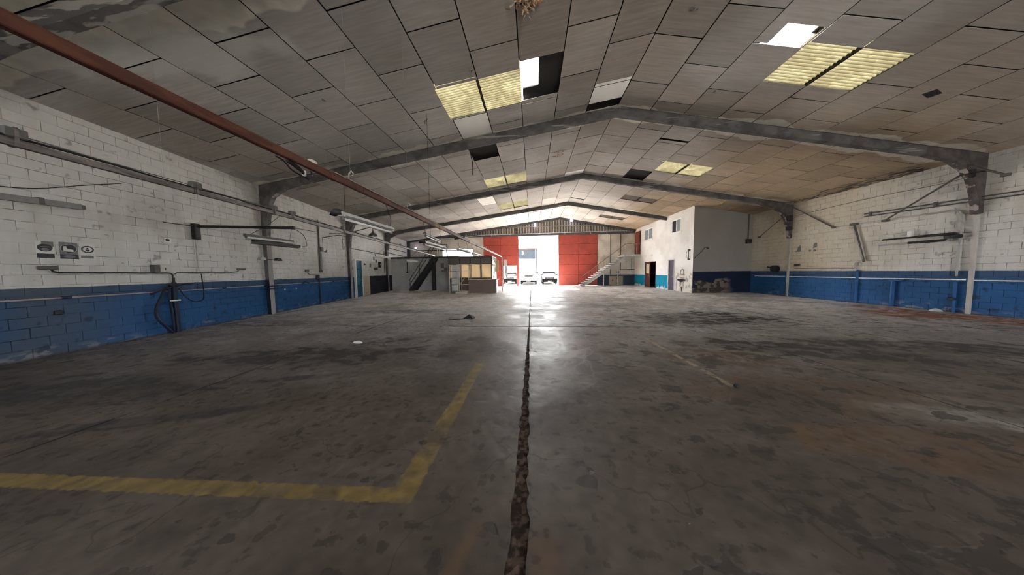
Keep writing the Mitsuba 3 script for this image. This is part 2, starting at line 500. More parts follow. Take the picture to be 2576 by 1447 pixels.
mat('insulation', proc(lambda p, n, uv: mix((.28, .14, .06), (.60, .52, .40), smoothstep(.45, .6, fbm(p.x * 30, p.y * 30, p.z * 30, 3)))), rough=.9)
mat('asphalt', proc(lambda p, n, uv: mix((.34, .33, .31), (.26, .255, .25), fbm(p.x * .8, p.y * .8, 0, 4))), rough=.9)
mat('corrugated', proc(lambda p, n, uv: mix((.34, .30, .25), (.22, .20, .17), smoothstep(.3, .7, fbm(p.x * 1.5, p.z * .8, 0, 4))) * (1 - .62 * band(p.x / .28 - dr.floor(p.x / .28), .40, .86, .05))), rough=.7)  # shading of the ribs painted in as dark stripes
scene['mat_fiberglass'] = {'type': 'twosided', 'bsdf': {'type': 'diffuse', 'reflectance': {'type': 'rgb', 'value': [.3, .27, .15]}}}

for sd, fn in (('left', wall_left_color), ('right', wall_right_color)):
    mat('mortar_' + sd, proc(lambda p, n, uv, fn=fn: fn(p, n, uv) * (.42 + .5 * smoothstep(.35, .65, fbm(p.y * 2.5, p.z * 3, 6.0, 3)))), rough=.9, spec=.1)

# ------------------------------------------------------------------ large structure
def px(P):
    """Where a point falls in the photograph (only used to rank pieces by how large they show)."""
    d = np.atleast_2d(np.asarray(P, float)) - [0, 0, CAMZ]
    z = d @ _f
    z = np.where(z < 0.05, np.nan, z)
    return np.stack([W / 2 + F * (d @ (math.cos(ROLL) * _r + math.sin(ROLL) * _u)) / z, H / 2 - F * (d @ _u2) / z], 1)


def shown(poly):
    """Area in the photograph of a flat piece (0 when outside the frame)."""
    q = px(poly)
    if np.isnan(q).any(): return 0.0
    g = Polygon(q).buffer(0).intersection(sbox(0, 0, W, H))
    return g.area


def split_parts(parent, name, pieces, limit=298):
    """pieces: (mesh, bsdf, area shown). The largest become parts, the others one part of its kind."""
    pieces = sorted(pieces, key=lambda q: -q[2])
    for m, b, a in pieces[:limit]:
        part(parent, name, m, b)
    rest = pieces[limit:]
    for b in sorted({q[1] for q in rest}):
        part(parent, name + 's_beyond', cat([q[0] for q in rest if q[1] == b]), b, kind='stuff')


# floor: cast slabs with open joints on a dark bed
tag('floor', 'dirty concrete floor of large cast slabs with oil stains and worn yellow lines', kind='structure')
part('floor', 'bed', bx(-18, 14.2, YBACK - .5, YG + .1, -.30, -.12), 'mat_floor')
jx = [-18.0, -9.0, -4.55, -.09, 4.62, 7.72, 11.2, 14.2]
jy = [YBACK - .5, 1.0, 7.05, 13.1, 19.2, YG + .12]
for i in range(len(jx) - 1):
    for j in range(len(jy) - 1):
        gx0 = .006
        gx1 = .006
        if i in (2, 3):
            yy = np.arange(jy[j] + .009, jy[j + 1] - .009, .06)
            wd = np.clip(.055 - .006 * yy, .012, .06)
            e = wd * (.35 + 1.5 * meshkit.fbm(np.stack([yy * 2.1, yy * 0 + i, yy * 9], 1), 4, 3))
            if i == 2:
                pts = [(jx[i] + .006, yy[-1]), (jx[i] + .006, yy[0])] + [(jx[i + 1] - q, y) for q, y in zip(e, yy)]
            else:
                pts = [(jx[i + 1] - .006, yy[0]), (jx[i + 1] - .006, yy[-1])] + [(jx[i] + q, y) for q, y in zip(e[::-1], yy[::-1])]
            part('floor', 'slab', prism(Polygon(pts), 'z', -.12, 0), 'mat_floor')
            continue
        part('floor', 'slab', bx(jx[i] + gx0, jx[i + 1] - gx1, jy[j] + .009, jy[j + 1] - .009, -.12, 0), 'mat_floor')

# the crumbled filling of the middle joint
ny, nx = 900, 7
gy = np.linspace(.9, YG, ny)
gx = np.linspace(-.20, .03, nx)
P = np.array([[(x, y) for x in gx] for y in gy]).reshape(-1, 2)
hz = -.034 + .034 * meshkit.fbm(np.c_[P * [22, 16], P[:, :1] * 0], 3, 2)
ff = np.array([[i * nx + j, i * nx + j + 1, (i + 1) * nx + j + 1] for i in range(ny - 1) for j in range(nx - 1)] + [[i * nx + j, (i + 1) * nx + j + 1, (i + 1) * nx + j] for i in range(ny - 1) for j in range(nx - 1)])
part('floor', 'joint_filling', trimesh.Trimesh(np.c_[P, hz], ff, process=False), 'mat_joint', 'dark crumbled filling of the middle joint', kind='stuff')

# left wall
tag('wall_left', 'long left wall of painted concrete blocks, white above a blue dado', kind='structure')
YL0, YL1 = 3.2, YG - .05
part('wall_left', 'backing', onleft(bx(-.25, -.009, YBACK - .4, YG + .3, -.1, 5.35)), 'mat_mortar_left')


def course(y0, y1, ztop, make, face, skip=None):
    out = []
    for r in range(int(math.ceil(ztop / .2))):
        z0, z1 = r * .2 + .006, min((r + 1) * .2 - .006, ztop)
        if z1 - z0 < .03: continue
        y = y0 + (.2 if r % 2 else 0.0) - .4
        while y < y1:
            a, b = max(y + .006, y0), min(y + .394, y1)
            y += .4
            if b - a < .05 or (skip and skip(.5 * (a + b), .5 * (z0 + z1))): continue
            d = rng.uniform(-.0015, .0015)
            out.append((make(a, b, z0, z1, d), shown([face(a, z0), face(b, z0), face(b, z1), face(a, z1)])))
    return out


def block(x0, x1, y0, y1, z0, z1):
    return bx(x0, x1, y0, y1, z0, z1)


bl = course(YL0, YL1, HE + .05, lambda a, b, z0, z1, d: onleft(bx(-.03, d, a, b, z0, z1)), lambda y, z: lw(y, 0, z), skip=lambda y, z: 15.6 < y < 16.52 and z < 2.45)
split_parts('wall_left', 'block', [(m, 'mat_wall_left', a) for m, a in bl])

# right wall
tag('wall_right', 'long right wall of painted concrete blocks, white above a blue dado', kind='structure')
part('wall_right', 'backing', bx(XR + .009, XR + .25, YBACK - .4, YG + .3, -.1, 5.35), 'mat_mortar_right')
br = course(6.4, 17.36, HE + .05, lambda a, b, z0, z1, d: bx(XR + d, XR + .03, a, b, z0, z1), lambda y, z: (XR, y, z))
split_parts('wall_right', 'block', [(m, 'mat_wall_right', a) for m, a in br])

# back wall, behind the camera, with an unseen doorway added to light the near walls
ADDED_BACK_DOOR = (3.0, 0.0, 9.6, 3.9)
bw = Polygon([(-8.4, -.1), (14.2, -.1), (14.2, 5.3), (XA, 7.4), (-8.4, 5.3)]).difference(sbox(*ADDED_BACK_DOOR))
obj('wall_back', prism(bw, 'y', YBACK - .2, YBACK), 'mat_gable', 'plain back wall behind the photographer', kind='structure')

# front gable: white blockwork left and right of the sliding doors, steel sheet above
tag('wall_front', 'front gable wall of white blocks with ribbed sheet steel above', kind='structure')
WIN = (-9.58, 3.13, -6.20, 4.05)
part('wall_front', 'blockwork', prism(Polygon([(-13.6, -.1), (-5.08, -.1), (-5.08, 5.42), (-13.6, 5.42)]).difference(sbox(*WIN)), 'y', YG, YG + .2), 'mat_gable')
part('wall_front', 'blockwork', prism([(6.72, -.1), (14.2, -.1), (14.2, 5.3), (6.72, 5.3)], 'y', YG, YG + .2), 'mat_gable')
part('wall_front', 'backing', prism([(-13.8, 5.0), (-5.08, 5.42), (-5.08, 5.26), (6.72, 5.26), (6.72, 5.3), (14.3, 5.3), (XA, 7.45), (-13.8, 5.3)], 'y', YG + .10, YG + .16), 'mat_roof_dark')


def ribbed(x0, x1, zf0, zf1, y, pitch=.28, depth=.05):
    prof = [(0, 0), (.34, 0), (.46, 1), (.80, 1), (.92, 0)]
    xs, ds = [], []
    k = math.floor(x0 / pitch)
    while k * pitch < x1:
        for a, d in prof:
            xx = (k + a) * pitch
            if x0 <= xx <= x1: xs.append(xx); ds.append(d * depth)
        k += 1
    v = []
    for xx, d in zip(xs, ds): v += [(xx, y + d, zf0(xx)), (xx, y + d, zf1(xx))]
    n = len(xs)
    f = [[2 * i, 2 * i + 2, 2 * i + 3] for i in range(n - 1)] + [[2 * i, 2 * i + 3, 2 * i + 1] for i in range(n - 1)]
    return trimesh.Trimesh(v, f, process=False)


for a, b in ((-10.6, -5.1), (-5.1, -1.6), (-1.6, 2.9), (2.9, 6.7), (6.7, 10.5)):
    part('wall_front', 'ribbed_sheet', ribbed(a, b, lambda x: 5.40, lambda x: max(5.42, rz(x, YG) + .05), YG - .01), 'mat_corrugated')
for x in (-1.1, 2.0, 4.8, 7.6, 8.9):
    part('wall_front', 'stud', bx(x - .09, x + .09, YG - .06, YG + .02, 5.4, rz(x, YG) - .02), 'mat_alu')
part('wall_front', 'purlin', bx(-5.0, 9.9, YG - .06, YG + .0, 6.12, 6.22), 'mat_alu')
part('wall_front', 'lintel', bx(-11.8, 10.35, YG - .10, YG + .06, 5.24, 5.44), 'mat_dark_steel')

# ceiling
tag('ceiling', 'pitched ceiling of grey fibre boards, stained, with missing boards', kind='structure')
SKY_L = [(-2.41, -.26, 6.53, 7.81), (-2.41, -.26, 13.08, 14.45), (6.04, 8.142, 6.30, 7.43), (6.04, 8.142, 12.25, 13.37), (-2.36, -.26, 18.03, 19.75)]
SKY_DIM = [(6.04, 8.142, 17.28, 18.2), (6.04, 8.142, 22.9, 23.85)]
SKY_L += [(-2.41, -.26, .75, 2.0), (6.04, 8.142, .5, 1.65), (-2.41, -.26, -5.1, -3.8), (6.04, 8.142, -5.3, -4.1)]   # unseen pairs added over the bays behind to light the near end
HOLES = [(-5.5, -4.5, .2, 1.5), (3.95, 4.98, -1.6, -.3), (-.258, .792, 6.32, 7.71), (5.29, 6.0, 5.96, 6.42), (1.842, 2.892, 8.62, 8.99), (-2.36, -1.31, 9.25, 10.80), (4.99, 6.04, 13.46, 14.70), (4.99, 6.04, 10.52, 10.64), (2.95, 3.93, 19.5, 19.62), (-.258, .70, 22.2, 22.32)]  # first two: unseen gaps added to light the near end
WHITE = [(1.842, 2.892, 7.75, 8.62), (1.842, 2.892, 14.30, 14.78), (-3.458, -2.41, 16.0, 17.65), (-2.36, -1.31, 7.83, 8.98)]
OPEN = shapely.union_all([sbox(a, c, b, d) for a, b, c, d in SKY_L + SKY_DIM + HOLES])
WHITES = [sbox(a, c, b, d) for a, b, c, d in WHITE]
INSIDE = Polygon([(xl(YBACK) - .01, YBACK), (XR + .005, YBACK), (XR + .005, YG + .02), (xl(YG) - .01, YG + .02)])


def slab_xy(poly, e0, e1, jit=0.0):
    """The flat piece poly (x, y) as a board that lies along the ceiling, from e0 to e1 above it."""
    v2, f = trimesh.creation.triangulate_polygon(poly, engine='earcut')
    ring = np.array(poly.exterior.coords)[:-1]
    lo = np.array([(x, y, rz(x, y) + e0 + rng.uniform(-jit, jit)) for x, y in v2])
    hi = np.array([(x, y, rz(x, y) + e1) for x, y in v2])
    n = len(v2)
    idx = {tuple(np.round(q, 6)): i for i, q in enumerate(v2)}
    fs = [list(t[::-1]) for t in f] + [list(t + n) for t in f]
    a = Polygon(ring).exterior
    if not a.is_ccw: ring = ring[::-1]
    for p, q in zip(ring, np.roll(ring, -1, 0)):
        i, j = idx.get(tuple(np.round(p, 6))), idx.get(tuple(np.round(q, 6)))
        if i is None or j is None: continue
        fs += [[i, j, j + n], [i, j + n, i + n]]
    m = trimesh.Trimesh(np.vstack([lo, hi]), fs, process=False)
    if m.volume < 0: m.invert()
    return m


pieces = []
ends = [YBACK] + [v for f in ([-2.505] + FRAMES) for v in (f - .02, f + .13)] + [YG + .02]
BAYS = [(ends[i], ends[i + 1]) for i in range(0, len(ends), 2)]
for j in range(-18, 11):
    x0, x1 = XA + 1.05 * j + .012, XA + 1.05 * (j + 1) - .012
    phase = (j >= 0 and j % 2 == 0) or (j < 0 and j % 2 != 0)
    for b0, b1 in BAYS:
        y = b0 - 1.44 + (.16 if phase else .88) - .02
        cuts = [b0]
        while y < b1:
            if b0 + .25 < y < b1 - .12: cuts.append(y)
            y += 1.44 + rng.uniform(-.02, .02)
        cuts.append(b1)
        for y0, y1 in zip(cuts, cuts[1:]):
            base = sbox(x0, y0 + .014, x1, y1 - .014).intersection(INSIDE)
            if base.is_empty: continue
            for wht in WHITES:
                if base.intersection(wht).area > .05:
                    w = base.intersection(wht)
                    pieces.append((slab_xy(w.buffer(-.004, join_style='mitre'), .0, .008), 'mat_panel_white', 1e6))
                    base = base.difference(wht)
            base = base.difference(OPEN)
            for g in getattr(base, 'geoms', [base]):
                if g.is_empty or g.area < .02: continue
                q = np.array(g.exterior.coords)[:-1]
                area = shown([(x, y, rz(x, y)) for x, y in q])
                pieces.append((slab_xy(g, .0, .007, .004), f'mat_panel_{rng.choice((0, 1, 1, 2))}', area))
split_parts('ceiling', 'board', pieces, 300)

# roof sheet above the boards, open over the skylights and where sheets are gone; the unseen rear gaps are added for light
ROOF_OPEN = [(a - .05, b + .05, c - .05, d + .15) for a, b, c, d in SKY_L + SKY_DIM] + [(-.30, .22, 6.42, 7.42), (5.25, 6.0, 6.02, 6.62), (-5.5, -4.5, .2, 1.5), (3.95, 4.98, -1.6, -.3)]
for k in range(-1, 0):                                   # the added pairs behind the camera are listed already
    ROOF_OPEN += []
RO = shapely.union_all([sbox(a, c, b, d) for a, b, c, d in ROOF_OPEN])
tiles = []
xs = np.arange(-16.4, 14.6, 1.05)
ys = np.arange(YBACK - .4, YG + .6, 1.5)
for xa_, xb_ in zip(xs, xs[1:]):
    for ya_, yb_ in zip(ys, ys[1:]):
        g = sbox(xa_, ya_, xb_, yb_).difference(RO)
        if xa_ < XA < xb_:
            gs = [g.intersection(sbox(-20, -20, XA, 40)), g.intersection(sbox(XA, -20, 20, 40))]
        else: gs = [g]
        for h in gs:
            for q in getattr(h, 'geoms', [h]):
                if q.is_empty or q.area < .004: continue
                tiles.append(slab_xy(q, .13, .16))
part('ceiling', 'roof_sheet', cat(tiles), 'mat_roof_dark')


def fiberglass(a, b, c, d, e=.06, pitch=.088, amp=.016):
    ys_ = np.arange(c - .3, d + .4, pitch / 8)
    v = []
    for y in ys_:
        for x in (a, b): v.append((x, y, rz(x, y) + e + amp * math.sin(2 * math.pi * y / pitch)))
    n = len(ys_)
    f = [[2 * i, 2 * i + 1, 2 * i + 3] for i in range(n - 1)] + [[2 * i, 2 * i + 3, 2 * i + 2] for i in range(n - 1)]
    return trimesh.Trimesh(v, f, process=False)


def thin(key, color, diff):
    scene['mat_' + key] = {'type': 'principledthin', 'base_color': color if isinstance(color, dict) else {'type': 'rgb', 'value': list(color)}, 'diff_trans': diff, 'spec_trans': 0.0, 'roughness': .6}


def fiber_color(p, n, uv):
    g = fbm(p.x * 2.5, p.y * 2.5, 1.0, 4)
    dirt = smoothstep(.60, .70, fbm(p.x * 9, p.y * 9, 2.0, 3))
    c = mix(FIBER_A, FIBER_B, smoothstep(.3, .7, g))
    c = mix(c, c * 1.6, dirt * .6) * (.80 + .32 * dr.sin(2 * math.pi * p.y / .088))  # the sine paints the shading of the ribs into the colour
    return c * (1 - .3 * smoothstep(.55, .8, fbm(p.x * 1.2, p.y * 1.2, 3.0, 3)))


FIBER_A, FIBER_B = (.021, .0195, .0115), (.0155, .0138, .0078)
thin('fiberglass', proc(fiber_color), 1.6)
thin('fiberglass_dim', (.085, .072, .06), .04)
for lst, key, lab in ((SKY_L, 'mat_fiberglass', 'yellowed'), (SKY_DIM, 'mat_fiberglass_dim', 'darkened')):
    for a, b, c, d in lst:
        m_ = .5 * (a + b)
        for p0, p1 in ((a - (.02 if a > 6 else .3), m_ + .03), (m_ - .03, b + (.01 if b < 0 else .3))):
            part('ceiling', 'skylight_sheet', fiberglass(p0, p1, c, d, .06 if p0 < m_ - .04 else .075), key, f'{lab} ribbed fibreglass skylight sheet')
        part('ceiling', 'skylight_batten', slab_xy(sbox(m_ - .02, c, m_ + .02, d), .0, .03), 'mat_roof_dark')

# portal frames
for i, fy in enumerate(FRAMES + [YG - .30]):
    lab = ['nearest concrete roof frame, crossing the upper left corner', 'second concrete roof frame with haunched columns, the first seen whole', 'third concrete roof frame with the blue door beside its left column', 'fourth concrete roof frame in front of the block room', 'farthest roof frame against the ribbed gable'][i]
    k = thing('roof_frame', lab, 'roof frame')
    w0, w1 = fy, fy + .17
    for side in (0, 1):
        if side == 0:
            xw = xl(fy)
            sg = 1
        else:
            xw, sg = XR, -1
        t = lambda d: xw + sg * d
        if i < 4:
            pc = .16 if side == 0 else .11
            xr_ = t(1.7)
            up = [(t(pc), 3.0 + .15 * side), (t(pc + .08), 3.7), (t(pc + (.22 if side == 0 else .26)), 4.25), (t(pc + (.36 if side == 0 else .46)), 4.52), (t(1.0), rz(t(1.0), fy) - .31), (xr_, rz(xr_, fy) - .25), (xr_, rz(xr_, fy) + .05), (t(-.0), rz(t(0), fy) + .02), (t(0), 3.0 + .15 * side)]
            if side == 0:
                m = prism(Polygon([(t(0), 0), (t(pc), 0), (t(pc), 3.0), (t(0), 3.0)]).union(Polygon(up)), 'y', w0, w1)
            else:                                        # a slender post carries the right haunch
                part(k, 'post', bx(t(0), t(.055), w0 + .04, w0 + .125, 0, 3.15), 'mat_column_right')
                m = prism(Polygon(up), 'y', w0, w1)
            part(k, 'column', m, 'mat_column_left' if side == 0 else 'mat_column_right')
        else:
            xr_ = t(.02)
            part(k, 'column', bx(t(0), t(.3), w0, w1, 0, HE), 'mat_dark_steel')
        z = lambda x: rz(x, fy)
        dep = .25 if i < 4 else .18
        part(k, 'rafter', prism([(xr_, z(xr_) - dep), (XA, z(XA) - dep - .02), (XA, z(XA) + .02), (xr_, z(xr_) + .02)], 'y', w0, w1), ('mat_concrete_flaked' if i == 0 else 'mat_concrete') if i < 4 else 'mat_dark_steel')

# ground, far things' light comes from the sky over it
obj('ground_outside', bx(-60, 60, YG + .12, 120, -.4, -.02), 'mat_asphalt', 'pale paved yard outside the sliding doors', kind='structure')

# ------------------------------------------------------------------ sliding doors
DY = YG - .04


def door_leaf(name, label, x0, x1, xm, cols_rows, hole=None):
    k = thing(name, label, kind='structure')
    zs = [.03, 1.14, 2.20, 3.25, 4.30, 5.30]
    for a, b in ((x0, xm), (xm, x1)):
        for z0, z1 in zip(zs, zs[1:]):
            g = sbox(a + .012, z0 + .012, b - .012, z1 - .012)
            if hole is not None: g = g.difference(hole)
            for q in getattr(g, 'geoms', [g]):
                if q.is_empty or q.area < .01: continue
                part(k, 'panel', prism(q, 'y', DY - .02, DY + .02), 'mat_red')
    back = sbox(x0, .02, x1, 5.30)
    if hole is not None: back = back.difference(hole)
    part(k, 'sheet', prism(back, 'y', DY - .004, DY + .03), 'mat_red_dark')
    return k


mat('red_dark', (.04, .008, .006), rough=.7)
WICK = sbox(-3.03, -.1, -1.56, 2.20)
d1 = door_leaf('door_1', 'left red panelled sliding door leaf with a small wicket opening cut in it', -5.08, -1.38, -3.26, None, WICK)
part(d1, 'wicket_frame', cat(bx(-3.07, -3.0, DY - .05, DY + .04, 0, 2.24), bx(-1.60, -1.53, DY - .05, DY + .04, 0, 2.24), bx(-3.0, -1.60, DY - .05, DY + .04, 2.18, 2.24)), 'mat_red')
d2 = door_leaf('door_2', 'right red panelled sliding door leaf behind the foot of the steel stairs', 2.77, 6.72, 4.79, None)
k = thing('door_rail', 'long pale hanging rail of the sliding doors below the ribbed gable', 'rail')
part(k, 'track', cat(beam((-11.4, YG - .16, 4.80), (-5.2, YG - .16, 5.42), .05, .06), beam((-5.2, YG - .16, 5.42), (9.6, YG - .16, 5.52), .06, .06)), 'mat_lamp_grey')
for x in (-4.2, -2.2, 3.4, 6.0, 7.6, 9.3):
    part(k, 'hanger', bx(x - .02, x + .02, YG - .17, YG - .10, 5.28, 5.56), 'mat_lamp_grey')

# ------------------------------------------------------------------ gable window
k = thing('window_1', 'wide glaring window in the left of the gable above the block room', kind='structure')
wf = Polygon([(WIN[0], WIN[1]), (WIN[2], WIN[1]), (WIN[2], WIN[3]), (WIN[0], WIN[3])])
part(k, 'frame', prism(wf.difference(wf.buffer(-.05, join_style='mitre')), 'y', YG - .02, YG + .10), 'mat_alu')
for i in range(4):
    a, b = WIN[0] + .05 + i * .82, WIN[0] + .05 + (i + 1) * .82
    m = trimesh.Trimesh([(a, YG + .05, WIN[1] + .05), (b, YG + .05, WIN[1] + .05), (b, YG + .05, WIN[3] - .05), (a, YG + .05, WIN[3] - .05)], [[0, 1, 2], [0, 2, 3]], process=False)
    part(k, 'pane', m, 'mat_glass')
    if i: part(k, 'mullion', bx(a - .012, a + .012, YG + .02, YG + .08, WIN[1] + .05, WIN[3] - .05), 'mat_alu')
scene['mat_glass'] = {'type': 'thindielectric', 'int_ior': 1.5}

# ------------------------------------------------------------------ office block on the right
OX, OY = 10.4, 17.35
ztop = lambda y: rz(OX, y) - .005
front_open = [sbox(18.75, 4.20, 19.97, 5.15), sbox(22.96, 4.23, 24.58, 5.20), sbox(22.25, -.1, 24.28, 2.26), sbox(19.46, -.1, 20.32, 2.30), sbox(25.36, 3.06, 26.36, 5.25)]


def office_color(p, n, uv):
    x, y, z = p.x, p.y, p.z
    g, h = fbm(y * .8 + x, z * .8, 1.0, 4), fbm(y * 5 + x * 5, z * 5, 2.0, 3)
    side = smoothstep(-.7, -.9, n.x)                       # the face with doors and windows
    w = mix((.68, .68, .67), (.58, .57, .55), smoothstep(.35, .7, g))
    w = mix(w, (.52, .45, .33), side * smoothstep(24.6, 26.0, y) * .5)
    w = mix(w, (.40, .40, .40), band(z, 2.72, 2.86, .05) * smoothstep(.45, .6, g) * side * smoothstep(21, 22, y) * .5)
    near_shade_w = mix((.29, .275, .262), (.23, .22, .21), g)  # end wall darker: its shade is put into the colour
    w = mix(near_shade_w, w, side)
    cy = mix((.004, .20, .33), (.012, .25, .38), g)
    cy = mix(cy, w, smoothstep(.22, .02, z + (h - .5) * .5))
    cyk = side * (1 - smoothstep(1.09, 1.10, z)) * smoothstep(20.35, 20.4, y)
    nv = mix((.008, .014, .036), (.012, .02, .045), g)  # end wall dado, darkened with painted shade
    peel = smoothstep(.02, .22, .82 - z + (fbm(x * 1.6, z * 2.2, 5.0, 4) - .5) * 1.9 - .04 * (x - 10.8)) * (1 - smoothstep(12.3, 13.0, x))
    nv = mix(nv, mix((.17, .14, .12), (.05, .045, .04), smoothstep(.4, .6, fbm(x * 5, z * 7, 3.0, 3))), peel)
    nvk = (1 - side) * (1 - smoothstep(1.385, 1.395, z))
    # patched plaster and grime by the washbasin
    pat = side * (1 - smoothstep(19.2, 19.35, y)) * (1 - smoothstep(1.1, 1.5, z + (h - .5) * .8))
    w = mix(w, mix((.62, .58, .50), (.25, .25, .26), smoothstep(.50, .66, fbm(y * 6, z * 5, 7.0, 4))), pat * .85)
    return mix(mix(w, cy, cyk), nv, nvk)


mat('office', proc(office_color), rough=.8, spec=.2)
g = Polygon([(OY, 0), (YG - .01, 0), (YG - .01, ztop(YG)), (OY, ztop(OY))]).difference(shapely.union_all(front_open))
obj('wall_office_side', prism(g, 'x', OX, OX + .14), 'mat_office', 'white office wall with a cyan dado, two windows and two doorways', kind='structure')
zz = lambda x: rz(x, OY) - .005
obj('wall_office_near', prism([(OX + .14, 0), (XR, 0), (XR, zz(XR)), (OX + .14, zz(OX))], 'y', OY, OY + .14), 'mat_office', 'end wall of the office, shade painted in, with a peeling navy dado', kind='structure')
obj('floor_office', bx(OX + .14, XR, OY + .14, YG, 2.72, 2.92), 'mat_off_white', 'upper floor slab inside the office block', kind='structure')


def pane(x, y0, y1, z0, z1):
    return trimesh.Trimesh([(x, y0, z0), (x, y1, z0), (x, y1, z1), (x, y0, z1)], [[0, 2, 1], [0, 3, 2]], process=False)


def office_window(n, label, y0, y1, z0, z1, half):
    k = thing(f'window_{n}', label, kind='structure')
    fr = sbox(y0, z0, y1, z1)
    part(k, 'frame', prism(fr.difference(fr.buffer(-.06, join_style='mitre')), 'x', OX - .02, OX + .09), 'mat_white_paint')
    ym = .5 * (y0 + y1)
    part(k, 'mullion', bx(OX + .0, OX + .08, ym - .04, ym + .04, z0 + .06, z1 - .06), 'mat_white_paint')
    part(k, 'sill', bx(OX - .07, OX + .02, y0 - .06, y1 + .06, z0 - .05, z0), 'mat_white_paint')
    part(k, 'pane', bx(OX + .05, OX + .056, ym + .04, y1 - .06, z0 + .06, z1 - .06), 'mat_pane_dark' if half else 'mat_glass_grey')
    part(k, 'pane', bx(OX + .05, OX + .056, y0 + .06, ym - .04, z0 + .06, z1 - .06), 'mat_glass_grey')
    return k


mat('glass_grey', (.22, .25, .28), rough=.12, spec=.6)
office_window(2, 'upper office window nearest the hall with its left half dark', 18.75, 19.97, 4.20, 5.15, True)
k = office_window(3, 'upper office window farther along, with pale curtains behind', 22.96, 24.58, 4.23, 5.20, False)
part(k, 'curtain', cat(bx(OX + .10, OX + .105, 23.1, 23.6, 4.3, 5.15), bx(OX + .10, OX + .105, 23.9, 24.5, 4.3, 5.15)), 'mat_curtain')
k = thing('door_3', 'dark purple office door near the washbasin', kind='structure')
part(k, 'leaf', bx(OX + .04, OX + .08, 19.52, 20.26, .02, 2.24), 'mat_purple_door')
part(k, 'frame', prism(sbox(19.46, 0, 20.32, 2.30).difference(sbox(19.53, -.1, 20.25, 2.23)), 'x', OX - .02, OX + .10), 'mat_lamp_grey')
part(k, 'handle', rod((OX + .0, 19.62, 1.05), (OX + .0, 19.74, 1.05), .012), 'mat_steel')
k = thing('door_4', 'maroon office door with a glazed upper half, standing in a wide doorway', kind='structure')
fr = sbox(23.30, .02, 24.24, 2.20)
part(k, 'leaf', prism(fr.difference(sbox(23.46, 1.22, 24.08, 2.05)), 'x', OX - .01, OX + .03), 'mat_maroon')
part(k, 'pane', bx(OX + .005, OX + .012, 23.46, 24.08, 1.22, 2.05), 'mat_cream_glass')
mat('cream_glass', (.50, .44, .30), rough=.3)
part(k, 'frame', prism(sbox(22.25, 0, 24.28, 2.26).difference(sbox(22.31, -.1, 24.22, 2.20)), 'x', OX - .02, OX + .10), 'mat_maroon')
part(k, 'handle', rod((OX - .05, 23.38, 1.02), (OX - .05, 23.50, 1.02), .012), 'mat_steel')
obj('wall_office_inner', bx(OX + 1.2, OX + 1.3, 21.6, 24.6, 0, 2.7), 'mat_office', 'inner office partition seen through the doorway', kind='structure')
k = thing('door_5', 'tall red-brown door at the head of the right-hand stairs', kind='structure')
part(k, 'leaf', bx(OX - .16, OX + .02, 25.42, 26.36, 3.08, 5.22), 'mat_brown_red')
mat('brown_red', (.155, .035, .025), rough=.5)
part(k, 'frame', prism(sbox(25.36, 3.06, 26.40, 5.28).difference(sbox(25.42, 3.0, 26.34, 5.22)), 'x', OX - .06, OX + .10), 'mat_maroon')

# washbasin and mirror on the office wall
k = thing('washbasin', 'small grimy washbasin on the white office wall near its corner', 'washbasin')
prof = [(0, 0), (.10, 0), (.20, .06), (.26, .16), (.27, .20), (.25, .20), (.23, .17), (.17, .09), (0, .07)]
bs = lathe(prof, 24)
bs.vertices[:, 0] = np.where(bs.vertices[:, 0] > 0, bs.vertices[:, 0] * .2, bs.vertices[:, 0])
bs.apply_translation((OX - .06, 18.45, .68))
part(k, 'bowl', bs, 'mat_dark_steel', smooth=True)
part(k, 'trap', tube(curve([(OX - .17, 18.45, .70), (OX - .17, 18.45, .40), (OX - .10, 18.45, .30), (OX - .04, 18.45, .36)], 8), .022), 'mat_lamp_grey')
part(k, 'waste_pipe', rod((OX - .05, 18.45, .36), (OX - .05, 18.45, .02), .025), 'mat_black')
for dy in (-.12, .12):
    part(k, 'tap', tube([(OX - .02, 18.45 + dy, .98), (OX - .08, 18.45 + dy, .98), (OX - .11, 18.45 + dy, .93)], .016), 'mat_steel')
    part(k, 'supply_pipe', rod((OX - .02, 18.45 + dy, .96), (OX - .02, 18.45 + dy, .42), .012), 'mat_lamp_grey')
k = thing('mirror', 'small oval wall mirror in a grey ring above the washbasin', 'mirror')
rg = trimesh.creation.torus(.17, .032, 28, 8)
rg.vertices = np.stack([OX - .03 + rg.vertices[:, 2], 18.45 + rg.vertices[:, 0], 1.36 + 1.15 * rg.vertices[:, 1]], 1)
part(k, 'ring', rg, 'mat_lamp_grey', smooth=True)
ds = trimesh.creation.cylinder(.16, .012, sections=28)
ds.vertices = np.stack([OX - .02 + ds.vertices[:, 2], 18.45 + ds.vertices[:, 0], 1.36 + 1.15 * ds.vertices[:, 1]], 1)
part(k, 'glass', ds, 'mat_porcelain')
k = thing('wall_lamp', 'small wall tube lamp high on the office wall beside its corner', 'lamp')
part(k, 'tube', rod((OX - .07, 17.72, 2.22), (OX - .07, 17.72, 2.80), .022), 'mat_lamp_dark')
for z in (2.20, 2.82):
    part(k, 'end_cap', bx(OX - .11, OX, 17.67, 17.77, z - .05, z + .05), 'mat_lamp_dark')
part(k, 'wire', tube(curve([(OX - .02, 17.74, 2.82), (OX - .015, 18.0, 2.72), (OX - .015, 18.05, 2.45), (OX - .02, 17.8, 2.2)], 8), .008, 6), 'mat_cable')
k = thing('gooseneck_lamp', 'thin bent lamp arm on the shaded end wall of the office', 'lamp')
part(k, 'arm', tube(curve([(10.46, OY - .02, 2.25), (10.80, OY - .10, 2.62), (11.02, OY - .16, 2.92), (11.14, OY - .18, 2.90)], 10), .014), 'mat_black')
